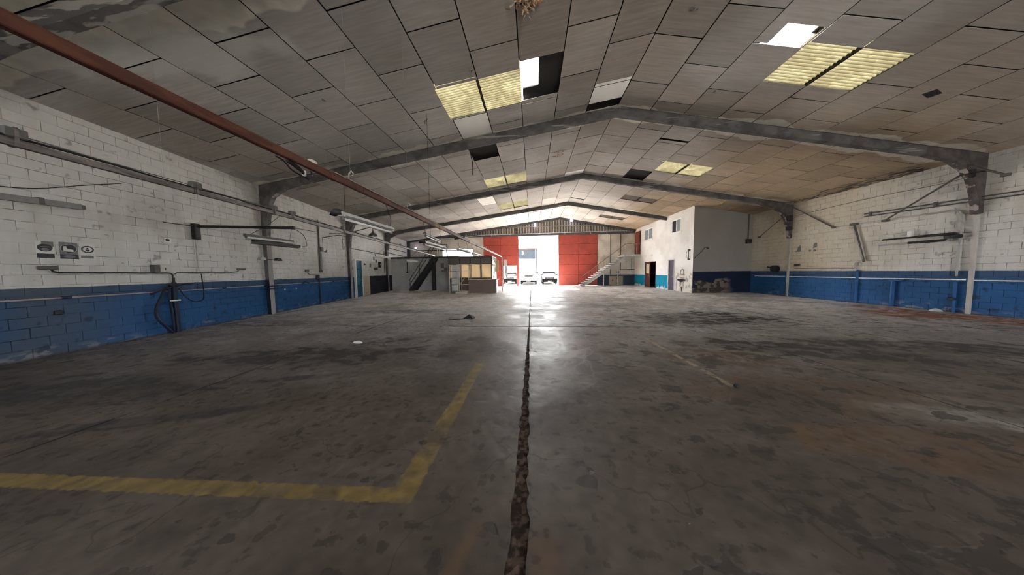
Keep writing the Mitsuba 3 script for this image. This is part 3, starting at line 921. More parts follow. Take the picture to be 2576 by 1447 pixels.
part(k, 'head', lathe([(0, .06), (.03, .06), (.07, 0), (.06, 0), (0, .03)], 16, (11.16, OY - .18, 2.84)), 'mat_black', smooth=True)
k = thing('junction_box', 'black junction box where the office end wall meets the right wall', 'electrical box')
part(k, 'case', rbx(XR - .42, XR - .14, OY - .16, OY - .002, 3.12, 3.40, .02), 'mat_black')
part(k, 'conduit', rod((XR - .28, OY - .05, 3.40), (XR - .28, OY - .05, zz(XR - .28) - .03), .03), 'mat_lamp_dark')

# ------------------------------------------------------------------ steel stairs on the right
k = thing('steel_stairs', 'steel stairs with pale treads and a balustrade rising right to the office landing', 'stairs')
SX0, SX1, SZ, SY0, SY1 = 4.72, 8.85, 3.06, 25.35, 26.25
N = 17
sx = lambda t: SX0 + (SX1 - SX0) * t
for y in (SY0, SY1):
    part(k, 'stringer', prism([(SX0 + .12, 0), (SX0 + .42, 0), (SX1 + .25, SZ - .40), (SX1 + .25, SZ - .16), (SX1 + .1, SZ - .22), (SX0 + .08, .0)], 'y', y - .02, y + .02), 'mat_lamp_grey')
for i in range(N):
    t = i / N
    x, z = sx(t), SZ * (i + 1) / (N + 1)
    part(k, 'tread', rbx(x - .02, x + .30, SY0 + .0, SY1 - .02, z - .035, z + .02, .006), 'mat_white_paint')
part(k, 'landing', bx(SX1, OX - .01, SY0 - .05, SY1 + .1, SZ - .16, SZ), 'mat_lamp_grey')
hr = [(SX0 + .25, SY0, 1.02), (SX1 + .15, SY0, SZ + 1.0), (OX - .12, SY0, SZ + 1.0)]
part(k, 'handrail', tube(hr, .028), 'mat_rail_brown')
mat('rail_brown', (.20, .13, .10), rough=.5)
for i in range(22):
    x = SX0 + .85 + i * .235
    zb = min(SZ, SZ * (x - SX0) / (SX1 - SX0) + .1)
    zt = 1.02 + (x - SX0 - .25) * (SZ - .02) / (SX1 + .15 - SX0 - .25) if x < SX1 + .15 else SZ + 1.0
    if x > OX - .15: break
    part(k, 'baluster', rod((x, SY0, zb), (x, SY0, zt), .012, 6), 'mat_rail_brown' if i < 7 else 'mat_lamp_grey')
for x, z in ((8.35, 2.62), (7.0, 1.66)):
    part(k, 'prop', rod((x, SY0 + .1, 0), (x, SY0 + .1, z), .035), 'mat_lamp_grey')
k = thing('downpipe', 'thin dark downpipe on the gable behind the right-hand stairs, farther left of two', 'pipe', )
part(k, 'pipe', rod((8.0, YG - .055, 1.0), (8.0, YG - .055, 5.2), .035), 'mat_lamp_dark')
k = thing('downpipe', 'rusty downpipe on the gable behind the stairs, nearer the office, with side branch', 'pipe')
part(k, 'pipe', rod((9.0, YG - .06, 1.55), (9.0, YG - .06, 5.2), .045), 'mat_maroon')
part(k, 'branch', rod((9.0, YG - .06, 1.62), (10.38, YG - .06, 1.62), .03), 'mat_lamp_dark')
part(k, 'branch', rod((10.1, YG - .06, 1.62), (10.1, YG - .06, 2.72), .03), 'mat_lamp_dark')
part(k, 'valve', rbx(8.68, 8.86, YG - .12, YG - .02, 1.25, 1.48, .03), 'mat_black')
part(k, 'drop', rod((8.77, YG - .06, .5), (8.77, YG - .06, 1.3), .025), 'mat_lamp_dark')

# ------------------------------------------------------------------ block room and stairs at the far left
MY, MZ, MX1 = 21.9, 2.96, -6.42
mat('grey_block', proc(lambda p, n, uv: mix((.46, .46, .45), (.37, .37, .365), smoothstep(.3, .7, fbm(p.x * 1.3, p.z * 1.3, 0, 4)))), rough=.85, spec=.15)
obj('wall_room_front', bx(xl(MY) + .02, MX1, MY, MY + .15, 0, MZ - .14), 'mat_grey_block', 'grey front wall of the low block room at the far left', kind='structure')
obj('wall_room_side', bx(MX1 - .15, MX1, MY + .15, YG - .05, 0, MZ - .14), 'mat_grey_block', 'side wall of the low block room', kind='structure')
obj('ceiling_room', prism([(xl(MY - .12) + .03, MY - .12), (MX1 + .06, MY - .12), (MX1 + .06, YG - .06), (xl(YG) + .05, YG - .06)], 'z', MZ - .14, MZ), 'mat_dark_steel', 'dark flat roof slab of the low block room', kind='structure')
k = thing('dark_stairs', 'steep dark steel stairs up the front of the block room', 'stairs')
AX0, AX1, AY0, AY1 = -10.45, -8.35, 21.05, 21.72
for y in (AY0, AY1):
    part(k, 'stringer', prism([(AX0 - .08, 0), (AX0 + .34, 0), (AX1 + .16, MZ - .3), (AX1 + .16, MZ - .02), (AX1 - .05, MZ - .02), (AX0 - .08, .15)], 'y', y - .02, y + .02), 'mat_black')
for i in range(12):
    t = (i + .5) / 12
    x, z = AX0 + (AX1 - AX0) * t, (MZ - .05) * (i + 1) / 12.5
    part(k, 'tread', bx(x - .10, x + .16, AY0 + .02, AY1 - .02, z - .03, z), 'mat_black')
sl = (MZ) / (AX1 - AX0)
for dz in (.95, .52):
    part(k, 'handrail', rod((AX0 - .02, AY0, dz + .05), (AX1 + .45, AY0, dz + .05 + sl * (AX1 + .45 - AX0)), .024), 'mat_black')
for t in (0.0, .42, .84):
    x = AX0 + (AX1 - AX0) * t
    part(k, 'post', rod((x, AY0, sl * (x - AX0) + .02), (x, AY0, sl * (x - AX0) + 1.0), .024), 'mat_black')
part(k, 'column', bx(-8.62, -8.34, AY0 + .25, AY0 + .50, 0, MZ - .15), 'mat_black')
k = thing('roof_railing', 'dark pipe railing with white uprights on the roof of the block room', 'railing')
part(k, 'rail', tube([(-8.35, MY + .1, MZ + .5), (-8.05, MY + .1, MZ + 1.05), (-7.45, MY + .1, MZ + 1.05)], .025), 'mat_dark_steel')
part(k, 'rail', rod((-12.3, YG - .4, 3.92), (-6.6, YG - .4, 3.88), .045), 'mat_dark_steel')
part(k, 'post', rod((-8.3, MY + .1, MZ), (-8.3, MY + .1, MZ + .98), .05), 'mat_white_paint')
part(k, 'post', rod((-8.12, MY + .1, MZ), (-8.12, MY + .1, MZ + .75), .035), 'mat_white_paint')
part(k, 'post', rod((-7.45, MY + .1, MZ), (-7.45, MY + .1, MZ + 1.05), .05), 'mat_dark_steel')
k = thing('picture', 'dark picture pinned to the grey block room wall left of the shelving', 'picture')
part(k, 'sheet', bx(-8.02, -7.72, MY - .012, MY - .002, 1.92, 2.38), 'mat_ink_grey')
part(k, 'sheet', bx(-7.98, -7.50, MY - .012, MY - .002, 1.62, 1.80), 'mat_ink_grey')
part(k, 'sheet', bx(-7.72, -7.46, MY - .012, MY - .002, 1.72, 1.98), 'mat_ink_grey')

# ------------------------------------------------------------------ partitioned booth
BY, BX0, BX1, BZ = 19.3, -6.40, -3.06, 2.72
k = thing('office_booth', 'glazed partition booth with brown lower boards and tan window panes behind the counter', 'booth')
xsb = [BX0, -5.55, -4.72, -3.90, BX1]
for a, b in zip(xsb, xsb[1:]):
    part(k, 'fascia_board', bx(a + .02, b - .02, BY, BY + .03, 2.20, BZ - .03), 'mat_fascia')
    part(k, 'lower_board', bx(a + .02, b - .02, BY, BY + .03, .04, 1.06), 'mat_brown_board')
    m = bx(a + .05, b - .05, BY + .01, BY + .016, 1.15, 2.13)
    part(k, 'pane', trimesh.Trimesh([(a + .03, BY + .01, 1.12), (b - .03, BY + .01, 1.12), (b - .03, BY + .01, 2.16), (a + .03, BY + .01, 2.16)], [[0, 1, 2], [0, 2, 3]], process=False), 'mat_tan_pane')
    part(k, 'sash', prism(sbox(a + .03, 1.10, b - .03, 2.18).difference(sbox(a + .09, 1.16, b - .09, 2.12)), 'y', BY - .01, BY + .03), 'mat_tan_sash')
mat('tan_sash', (.50, .38, .20), rough=.5)
thin('tan_pane', (.62, .47, .28), 1.0)
for x in xsb:
    part(k, 'post', bx(x - .035, x + .035, BY - .02, BY + .05, 0, BZ), 'mat_alu_brown')
for z in (.02, 1.08, 2.17, BZ - .04):
    part(k, 'transom', bx(BX0, BX1, BY - .015, BY + .045, z - .02, z + .03), 'mat_alu_brown')
mat('alu_brown', (.06, .045, .042), rough=.4)
part(k, 'roof_board', bx(BX0 - .02, BX1 + .02, BY - .03, 21.85, BZ, BZ + .04), 'mat_fascia')
for a, b in ((BY + .05, 20.1), (20.1, 20.9), (20.9, 21.7)):
    part(k, 'side_board', bx(BX1 - .02, BX1 + .01, a + .02, b - .02, .04, 1.06), 'mat_white_paint')
    part(k, 'side_fascia', bx(BX1 - .02, BX1 + .01, a + .02, b - .02, 2.16, BZ), 'mat_white_paint')
    part(k, 'side_pane', pane(BX1 - .005, a + .02, b - .02, 1.08, 2.16), 'mat_glass')
    part(k, 'side_post', bx(BX1 - .04, BX1 + .02, b - .03, b + .02, 0, BZ), 'mat_white_paint')
part(k, 'left_board', bx(BX0 - .01, BX0 + .02, BY, 21.88, 0, BZ), 'mat_fascia')
k = thing('white_sheet', 'crumpled white sheet hanging over the corner of the booth roof', 'sheet')
u = np.linspace(0, 1, 14)
vs = []
for a in u:
    for b in u:
        vs.append((-3.75 + .95 * a, 19.45 + .9 * b, 2.80 + .05 * math.sin(7 * a + 3 * b) - (.55 * max(0, a - .72) / .28 * (1 + .5 * math.sin(9 * b)))))
fs = [[i * 14 + j, (i + 1) * 14 + j, (i + 1) * 14 + j + 1] for i in range(13) for j in range(13)] + [[i * 14 + j, (i + 1) * 14 + j + 1, i * 14 + j + 1] for i in range(13) for j in range(13)]
part(k, 'cloth', trimesh.Trimesh(vs, fs, process=False), 'mat_white_paint', smooth=True)
k = thing('hanging_cloths', 'pale cloths hanging beside the rail post at the booth corner', 'cloth')
for j, (x, y, z0, z1, w, c) in enumerate(((-2.74, 19.9, 1.55, 2.45, .30, 'mat_tan_sash'), (-2.12, 20.6, 1.45, 2.55, .22, 'mat_white_paint'), (-2.08, 20.75, .95, 1.6, .12, 'mat_white_paint'))):
    m = rbx(x - w / 2, x + w / 2, y - .05, y + .05, z0, z1, .05).subdivide().subdivide()
    v = m.vertices
    m.vertices = v + .05 * (np.stack([meshkit.noise(v * 4 + 3), meshkit.noise(v * 4 + 9), meshkit.noise(v * 4 + 5)], 1) - .5) * [1.6, 1, .4]
    part(k, 'cloth', m, c, smooth=True)

# counter
k = thing('counter', 'brown service counter with a pale top and its door-lit end painted white, right of the shelving', 'counter')
part(k, 'front', bx(-4.60, -2.58, 18.20, 18.23, .02, .97), 'mat_brown_board')
part(k, 'body', bx(-4.58, -2.60, 18.235, 18.90, .0, .965), 'mat_cream_board')
part(k, 'end_board', bx(-2.60, -2.55, 18.2, 18.92, 0, .98), 'mat_white_paint')  # glare of the door light painted as a white board
part(k, 'top', rbx(-4.63, -2.45, 18.14, 18.98, .98, 1.03, .01), 'mat_cream_board')

# shelving
for n, (x0, x1, y0, y1, lab) in enumerate(((-6.06, -5.46, 18.3, 18.85, 'white steel shelving unit with five shelves, left of two beside the counter'), (-5.38, -4.66, 18.45, 19.1, 'nearly empty steel shelving frame between the full shelving and the counter'))):
    k = thing('shelving_unit', lab, 'shelves')
    for x in (x0, x1):
        for y in (y0, y1):
            part(k, 'upright', bx(x - .02, x + .02, y - .02, y + .02, 0, 2.16), 'mat_cream_board' if n else 'mat_white_paint')
    for z in ((.13, .62, 1.13, 1.63, 2.12) if n == 0 else (.13, .62, 1.63, 2.12)):
        if n and z > 1:
            part(k, 'cross_bar', cat(bx(x0, x1, y0 - .015, y0 + .015, z, z + .04), bx(x0, x1, y1 - .015, y1 + .015, z, z + .04)), 'mat_cream_board')
        else:
            part(k, 'shelf', bx(x0, x1, y0, y1, z - .025, z + .02), 'mat_cream_board' if n else 'mat_lamp_mid')
    if n == 0:
        part(k, 'back_panel', bx(x0, x1, y1 - .005, y1 + .005, .1, 2.12), 'mat_white_paint')
k = thing('leaning_board', 'pale board leaning in the empty shelving frame', 'board')
part(k, 'board', beam((-5.32, 18.62, .70), (-4.98, 18.66, 1.20), .34, .02), 'mat_cream_board')
k = thing('plank', 'pale plank lying on the floor in front of the shelving', 'plank')
part(k, 'board', rbx(-5.55, -4.70, 18.02, 18.22, .0, .13, .008), 'mat_cream_board')

# ------------------------------------------------------------------ outside: vehicles and a sign
def wheel(x, y, r, w):
    m = trimesh.creation.cylinder(r, w, sections=24)
    v = m.vertices
    m.vertices = np.stack([x + v[:, 2], y + v[:, 0], r + v[:, 1]], 1)
    return m


def car(key, label, cat_, x0, x1, y0, length, h, hood, hood_len, body, wy, r=.31, glass='mat_pane_dark'):
    """A car facing the hall: y0 is its nose, it reaches away from the hall."""
    k = thing(key, label, cat_)
    side = Polygon([(y0 + .02, .28), (y0, .55), (y0 + .06, hood - .12), (y0 + .25, hood - .03), (y0 + hood_len, hood + .05), (y0 + length - .1, hood + .05), (y0 + length, .75), (y0 + length, .28)])
    part(k, 'body', prism(side, 'x', x0, x1), body)
    cab = [(y0 + hood_len - .05, hood + .04), (y0 + hood_len + .55 * (h - hood), h - .06), (y0 + hood_len + .55 * (h - hood) + .2, h), (y0 + length - .5, h), (y0 + length - .15, hood + .04)]
    m = prism(cab, 'x', x0 + .04, x1 - .04)
    v = m.vertices
    s = 1 - .16 * np.clip((v[:, 2] - hood) / (h - hood), 0, 1)
    v[:, 0] = .5 * (x0 + x1) + (v[:, 0] - .5 * (x0 + x1)) * s
    m.vertices = v
    part(k, 'cabin', m, body)
    w = .5 * (x1 - x0)
    xc = .5 * (x0 + x1)
    a, b = np.array([y0 + hood_len - .02, hood + .09]), np.array([y0 + hood_len + .55 * (h - hood) + .03, h - .10])
    part(k, 'windscreen', trimesh.convex.convex_hull(np.array([(xc + s * (w - .14) * (1 if q else .86), (a if q else b)[0] - .03 + e, (a if q else b)[1]) for q in (1, 0) for s in (-1, 1) for e in (0, .02)])), glass)
    part(k, 'bumper', rbx(x0 + .02, x1 - .02, y0 - .07, y0 + .1, .26, .48, .05), 'mat_car_trim')
    part(k, 'grille', rbx(xc - w * .5, xc + w * .5, y0 - .03, y0 + .05, hood - .34, hood - .16, .02), 'mat_black')
    for s in (-1, 1):
        part(k, 'headlight', rbx(xc + s * w * .58, xc + s * (w - .03), y0 - .025, y0 + .08, hood - .32, hood - .14, .02), 'mat_car_lamp')
        part(k, 'door_mirror', rbx(xc + s * w, xc + s * (w + .16), y0 + hood_len + .15, y0 + hood_len + .25, hood + .08, hood + .22, .03), 'mat_car_trim')
        for yy in wy:
            part(k, 'wheel', wheel(xc + s * (w - .1), yy, r, .2), 'mat_rubber')
    part(k, 'number_plate', bx(xc - .24, xc + .24, y0 - .085, y0 - .07, .34, .44), 'mat_paper')
    return k


mat('car_trim', (.003, .003, .0033), rough=.7, spec=.05)
mat('car_lamp', (.30, .31, .33), rough=.15)
mat('car_white', (.70, .70, .70), rough=.3, spec=.5)
mat('car_dark', (.003, .0027, .0034), rough=.6, spec=.05)
car('van', 'white delivery van parked facing the open doorway, in front of the blue sign', 'van', -1.36, .58, 30.2, 4.6, 2.72, 1.25, .75, 'mat_car_white', (30.9, 33.8), .34, 'mat_glass_grey')  # pale windscreen colour stands in for a white reflection
car('car', 'dark car parked outside right of the white van', 'car', 1.22, 2.98, 30.2, 4.1, 1.50, .98, 1.1, 'mat_car_dark', (30.95, 33.4))
car('car', 'car seen through the small wicket opening left of the van', 'car', -3.55, -1.92, 31.5, 4.1, 1.48, .96, 1.1, 'mat_car_dark', (32.2, 34.7))
k = thing('blue_sign', 'blue sign board on a grey frame above the white van', 'sign')
part(k, 'board', bx(-1.78, .48, 35.2, 35.26, 3.15, 4.55), 'mat_sign_blue')
part(k, 'top_rail', bx(-1.80, .66, 35.15, 35.3, 4.55, 4.72), 'mat_sign_top')
part(k, 'lower_rail', bx(-1.72, .46, 35.12, 35.2, 3.20, 3.28), 'mat_white_paint')
for x in (-1.84, .62):
    part(k, 'post', bx(x - .07, x + .07, 35.2, 35.34, -.02, 4.72), 'mat_sign_blue')
mat('sign_blue', (.0065, .012, .018), rough=.5)
mat('sign_top', (.03, .015, .007), rough=.6)
for x, z in ((-1.25, 4.28), (-1.15, 4.06), (-1.27, 3.94)):
    ds = trimesh.creation.cylinder(.10, .02, sections=16)
    ds.vertices = np.stack([x + ds.vertices[:, 0], 35.19 + ds.vertices[:, 2], z + ds.vertices[:, 1]], 1)
    part(k, 'dot', ds, 'mat_white_paint')

# ------------------------------------------------------------------ suspended rails
def hook(x, y, z, s=1.0):
    return tube([(x, y, z), (x, y, z + .07 * s), (x + .03 * s, y, z + .10 * s), (x + .055 * s, y, z + .07 * s), (x + .04 * s, y, z + .05 * s)], .009, 6)


RX, RZ = -2.43, 2.745
k = thing('red_rail', 'long rust-red steel rail running from the upper left to the counter', 'rail')
for a, b in ((-1.5, 3.02), (3.03, 3.55), (3.56, 6.6), (6.61, 11.0), (11.01, 15.5), (15.51, 20.3)):
    part(k, 'bar', rbx(RX - .026, RX + .026, a, b, RZ - .045, RZ + .035, .006), 'mat_rust_rail')
part(k, 'top_flange', bx(RX - .034, RX + .040, 3.0, 20.3, RZ + .036, RZ + .046), 'mat_rail_edge')
mat('rail_edge', (.26, .20, .17), rough=.5)
for y in (3.02, 6.6, 11.0, 15.5):
    part(k, 'splice', rbx(RX - .032, RX + .032, y - .05, y + .05, RZ - .05, RZ + .04, .006), 'mat_rust_rail')
for y in (3.3, 4.9, 9.3, 13.5):
    part(k, 'hook', hook(RX, y, RZ + .045, 1.2), 'mat_lamp_grey')
    part(k, 'hanger_wire', rod((RX + .02, y, RZ + .1), (RX + .02, y, rz(RX, y) + .01), .0012, 5), 'mat_lamp_grey')
part(k, 'end_post', rod((RX + .06, 20.3, 1.0), (RX + .06, 20.3, RZ - .03), .035), 'mat_lamp_grey')
part(k, 'end_foot', rod((RX + .06, 20.3, 0), (RX + .06, 20.3, 1.0), .04), 'mat_lamp_grey')
k = thing('rail_trolley', 'black bracket on the red rail far along, near the third roof frame', 'bracket')
part(k, 'arm', beam((RX - .30, 8.9, RZ - .02), (RX + .06, 8.9, RZ + .05), .05, .05), 'mat_black')
part(k, 'roller', rbx(RX - .06, RX + .08, 8.8, 9.0, RZ + .05, RZ + .11, .02), 'mat_black')
k = thing('cable_loop', 'black cable looped and tied under the red rail', 'cable')
part(k, 'cord', tube(curve([(RX - .03, 2.34, 2.69), (RX - .03, 2.42, 2.675), (RX - .045, 2.52, 2.625), (RX - .03, 2.63, 2.60), (RX - .02, 2.66, 2.615), (RX - .03, 2.55, 2.66), (RX - .03, 2.44, 2.69)], 10), .0075, 6), 'mat_cable')
part(k, 'cord', tube(curve([(RX - .02, 2.45, 2.69), (RX - .02, 2.55, 2.675), (RX - .02, 2.62, 2.640), (RX - .02, 2.655, 2.605), (RX - .02, 2.69, 2.595)], 10), .016, 6), 'mat_cable')
part(k, 'cord', tube(curve([(RX - .02, 2.66, 2.63), (RX - .02, 2.71, 2.645), (RX - .02, 2.735, 2.66), (RX - .02, 2.72, 2.69)], 8), .0085, 6), 'mat_cable')
part(k, 'tie', rbx(RX - .045, RX + .0, 2.625, 2.645, 2.60, 2.66, .004), 'mat_lamp_grey')
k = thing('rail_bracket', 'pale perforated bracket sitting on the red rail beside the cable loop', 'bracket')
part(k, 'plate', prism(Polygon([(2.66, 2.782), (2.79, 2.782), (2.79, 2.812), (2.75, 2.82), (2.70, 2.815)]).difference(sbox(2.765, 2.79, 2.782, 2.808)), 'x', RX - .012, RX + .004), 'mat_off_white')

# grey cable rail on the left
G0, G1, GZ = np.array([-4.75, -2.2]), np.array([-8.13, 20.82]), 2.965
gp = lambda y: (float(G0[0] + (G1[0] - G0[0]) * (y - G0[1]) / (G1[1] - G0[1])), y)
k = thing('cable_rail', 'grey rail carrying cables along the left side to the block room', 'rail')
for a, b in ((-2.2, 3.9), (3.91, 8.9), (8.91, 13.9), (13.91, 20.8)):
    pa, pb = gp(a), gp(b)
    part(k, 'bar', beam((*pa, GZ), (*pb, GZ), .06, .075), 'mat_grey_rail')
for o, dz, r in ((-.015, .055, .011), (.018, .052, .009), (-.03, .085, .006)):
    pts = [(gp(y)[0] + o + .008 * math.sin(3 * y), y, GZ + dz + .012 * abs(math.sin(2.1 * y + o * 99))) for y in np.arange(-2.2, 20.8, .25)]
    part(k, 'cable', tube(pts, r, 6), 'mat_cable' if r > .006 else 'mat_lamp_dark')
for y in (2.34, 3.95, 5.45, 5.98, 8.1, 13.2):
    x = gp(y)[0]
    b_ = part(k, 'tap_box', rbx(x - .045, x + .045, y - .07, y + .07, GZ + .045, GZ + .15, .012), 'mat_lamp_dark')
    part(b_, 'clip', bx(x - .05, x + .05, y - .012, y + .012, GZ - .042, GZ + .155), 'mat_grey_rail')
for y in (3.55, 7.4, 12.0, 16.8):
    x = gp(y)[0]
    part(k, 'hanger_wire', rod((x, y, GZ + .03), (x, y, rz(x, y) + .01), .0015, 5), 'mat_lamp_grey')
part(k, 'end_piece', beam((*gp(19.7), GZ + .01), (*gp(20.82), GZ - .02), .09, .09), 'mat_white_paint')
k = thing('draped_sheet', 'dark sheet draped over the grey cable rail left of the first whole column', 'sheet')
part(k, 'sheet', cat(beam((*gp(4.78), GZ + .045), (*gp(5.28), GZ + .05), .13, .012)), 'mat_black')

# ------------------------------------------------------------------ fluorescent battens
def batten(label, x, y0, y1, z, dz=0.0, dx=0.0, lit=False, w=.05, dark_cap=True, group='batten lamps', tube_mat='mat_tube_white', hous='mat_lamp_grey'):
    k = thing('batten_lamp', label, 'lamp', group)
    f = lambda t: (x + dx * t, y0 + (y1 - y0) * t, z + dz * t)
    a, b = np.array(f(0)), np.array(f(1))
    part(k, 'housing', beam(a, b, w * 1.3, w), hous)
    part(k, 'tube', rod(a + [0, .05, -.05], b + [0, -.05, -.05], .016, 10), tube_mat)
    for q, s in ((a, 1), (b, -1)):
        part(k, 'socket', rbx(q[0] - .02, q[0] + .02, q[1] + s * .01, q[1] + s * .05, q[2] - .075, q[2], .006), 'mat_lamp_dark' if dark_cap and s > 0 else 'mat_lamp_grey')
    return k


def cord(k, p, q, sag=0.06, r=.0045):
    p, q = np.array(p, float), np.array(q, float)
    m = .5 * (p + q) + [sag, 0, -sag]
    part(k, 'cord', tube(curve([p, m, q], 10), r, 6), 'mat_cable')


# the row under the red rail
k = batten('grey batten lamp with a dark round cap, nearest under the red rail', -2.36, 3.02, 4.18, 2.285, w=.055)
part(k, 'end_cap', lathe([(0, .085), (.04, .075), (.072, .045), (.085, 0), (0, 0)], 18, (-2.42, 3.05, 2.275)), 'mat_black', smooth=True)
part(k, 'reflector', prism([(-2.44, 2.262), (-2.28, 2.262), (-2.32, 2.285), (-2.40, 2.285)], 'y', 3.05, 4.15), 'mat_lamp_grey')
part(k, 'end_piece', rbx(-2.40, -2.32, 4.14, 4.20, 2.25, 2.31, .01), 'mat_off_white')
cord(k, (-2.36, 4.12, 2.31), (RX, 4.14, 2.70), .05)
cord(k, (-2.40, 3.15, 2.33), (RX, 3.2, 2.70), .0, .003)
for i, (a, b, z, lab) in enumerate(((5.42, 6.80, 2.215, 'batten lamp with a dark cap, second of the row hanging under the red rail'), (8.0, 9.6, 2.30, 'batten lamp third in the row under the red rail, seen against the glaring window'), (10.0, 11.25, 2.31, 'white batten lamp farthest in the row under the red rail'))):
    k = batten(lab, -2.35, a, b, z, w=.055)
    part(k, 'reflector', prism([(-2.43, z - .022), (-2.27, z - .022), (-2.32, z), (-2.38, z)], 'y', a + .03, b - .03), 'mat_off_white')
    if i == 0: part(k, 'end_cap', lathe([(0, .085), (.04, .075), (.065, .045), (.075, 0), (0, 0)], 18, (-2.38, a, z - .02)), 'mat_black', smooth=True)
    for t in (.15, .85):
        y = a + (b - a) * t
        part(k, 'hanger_wire', rod((-2.36, y, z + .02), (RX, y, RZ - .045), .004, 5), 'mat_cable')
k = batten('thin dark batten lamp just behind the second lamp of the row under the red rail', -2.95, 6.9, 8.1, 2.62, dz=-.05, w=.035)
part(k, 'end_cap', lathe([(0, .05), (.035, .045), (.05, 0), (0, 0)], 14, (-2.95, 6.9, 2.62)), 'mat_lamp_dark', smooth=True)
part(k, 'hanger_wire', rod((-2.95, 7.3, 2.63), (-2.95, 7.3, rz(-2.95, 7.3)), .004, 5), 'mat_cable')

# the pair in front of the first whole column
k = batten('upper of two old batten lamps hanging in front of the left column', -6.9, 5.66, 6.9, 2.52, dz=-.02, w=.06, tube_mat='mat_lamp_dark', hous='mat_lamp_dark')
part(k, 'reflector', prism([(-7.0, 2.43), (-6.78, 2.43), (-6.84, 2.48), (-6.95, 2.48)], 'y', 5.7, 6.86), 'mat_off_white')
cord(k, (-6.9, 5.75, 2.52), (gp(5.6)[0], 5.62, GZ - .04), .02)
cord(k, (-6.9, 6.8, 2.50), (-7.35, 7.35, 3.0), .0)
k = batten('lower and darker of two old batten lamps hanging in front of the left column', -6.88, 5.82, 7.08, 2.405, dz=-.03, w=.065, tube_mat='mat_lamp_dark', hous='mat_black')
part(k, 'reflector', prism([(-7.0, 2.325), (-6.76, 2.325), (-6.83, 2.38), (-6.93, 2.38)], 'y', 5.85, 7.0), 'mat_lamp_dark')
part(k, 'end_piece', rod((-6.88, 7.02, 2.365), (-6.88, 7.14, 2.36), .03), 'mat_white_paint')
part(k, 'wire', tube(curve([(-6.88, 7.12, 2.37), (-6.80, 7.25, 2.42), (-6.95, 7.3, 2.75), (-7.40, 7.40, 2.99)], 10), .006, 6), 'mat_cable')
k = thing('batten_lamp', 'bare grey batten fixed to the left wall at the left edge of the picture', 'lamp', 'batten lamps')
part(k, 'housing', onleft(beam((.07, 2.9, 2.955), (.07, 4.71, 3.03), .09, .11)), 'mat_lamp_mid')
part(k, 'socket', onleft(rbx(.02, .12, 4.70, 4.76, 2.985, 3.07, .01)), 'mat_lamp_dark')
part(k, 'clip', onleft(rbx(.0, .13, 4.2, 4.26, 2.96, 3.085, .01)), 'mat_lamp_dark')
k = batten('slanting batten lamp hanging on the cable rail above the blue door', -7.3, 11.4, 12.6, 2.44, dz=-.085, w=.05)
cord(k, (-7.3, 11.6, 2.45), (gp(11.6)[0], 11.6, GZ - .04), .0)
part(k, 'hanger_frame', tube([(-7.3, 12.3, 2.40), (-7.3, 12.3, 2.62), (gp(11.9)[0], 11.9, GZ - .04)], .01, 6), 'mat_lamp_dark')
k = batten('white batten lamp hanging on the cable rail before the block room', -7.98, 15.6, 17.3, 2.36, w=.08)
for y in (15.9, 17.0):
    part(k, 'hanger_wire', rod((-7.98, y, 2.38), (gp(y)[0], y, GZ - .04), .008, 6), 'mat_lamp_dark')

# swivel arm on the left wall with its switch box
k = thing('swivel_arm', 'black swivel arm reaching from a box on the left wall to the hanging lamp pair', 'arm')
a, b = np.array(lw(6.82, .08, 3.0)), np.array([-7.42, 7.48, 3.0])
part(k, 'bar', rod(a, b, .042, 10), 'mat_black')
part(k, 'tip', tube([b, b + [.28, .55, -.05]], .008, 6), 'mat_lamp_dark')
part(k, 'joint', rbx(b[0] - .12, b[0] + .02, b[1] - .05, b[1] + .05, 2.96, 3.05, .02), 'mat_black')
part(k, 'wall_box', onleft(rbx(.002, .13, 6.74, 6.88, 2.62, 3.08, .012)), 'mat_black')
for y in (6.79, 6.86):
    part(k, 'conduit', onleft(rod((.02, y, 1.69), (.02, y, 2.62), .014, 6)), 'mat_off_white')
part(k, 'stay', onleft(rod((.03, 6.1, 2.99), (.05, 6.78, 3.0), .012, 6)), 'mat_lamp_dark')

# bell lamp on the third frame's column
k = thing('bell_lamp', 'dark bell-shaped pendant lamp on a bracket beside the second column of the left wall', 'lamp')
part(k, 'shade', lathe([(.235, 0), (.20, .09), (.11, .15), (.06, .19), (.045, .28), (.02, .30), (.02, .28), (.04, .18), (.10, .135), (.19, .08), (.225, 0)], 28, (-9.23, 14.3, 3.74)), 'mat_lamp_dark', smooth=True)
part(k, 'stem', rod((-9.23, 14.3, 4.02), (-9.23, 14.3, 4.28), .02), 'mat_lamp_dark')
part(k, 'bracket', rod((-11.0, 14.55, 3.96), (-9.2, 14.3, 4.28), .028), 'mat_lamp_dark')
part(k, 'bracket', rod((-11.0, 14.6, 3.94), (-10.75, 12.9, 3.72), .02), 'mat_lamp_dark')
part(k, 'bulb', trimesh.creation.icosphere(2, .06).apply_translation((-9.23, 14.3, 3.80)), 'mat_tube_white', smooth=True)
k = thing('wall_bracket', 'dark lamp bracket rod on the left wall between the two columns', 'bracket')
part(k, 'rod', tube([lw(12.56, .05, 3.0), lw(12.56, .05, 3.45), lw(13.5, .35, 3.72), lw(13.95, .5, 3.70)], .022), 'mat_lamp_dark')
part(k, 'hook', tube(curve([lw(14.35, .06, 3.72), lw(14.35, .06, 3.1), lw(14.42, .06, 3.02), lw(14.5, .06, 3.12), lw(14.42, .06, 3.3)], 8), .014, 6), 'mat_lamp_dark')
k = thing('starter_switch', 'grey and white switch pair on the conduit between the two left columns', 'switch')
part(k, 'case', onleft(rbx(.01, .10, 12.33, 12.49, 2.72, 2.95, .02)), 'mat_lamp_dark')
part(k, 'cover', onleft(rbx(.06, .13, 12.50, 12.64, 2.74, 2.92, .02)), 'mat_white_paint')
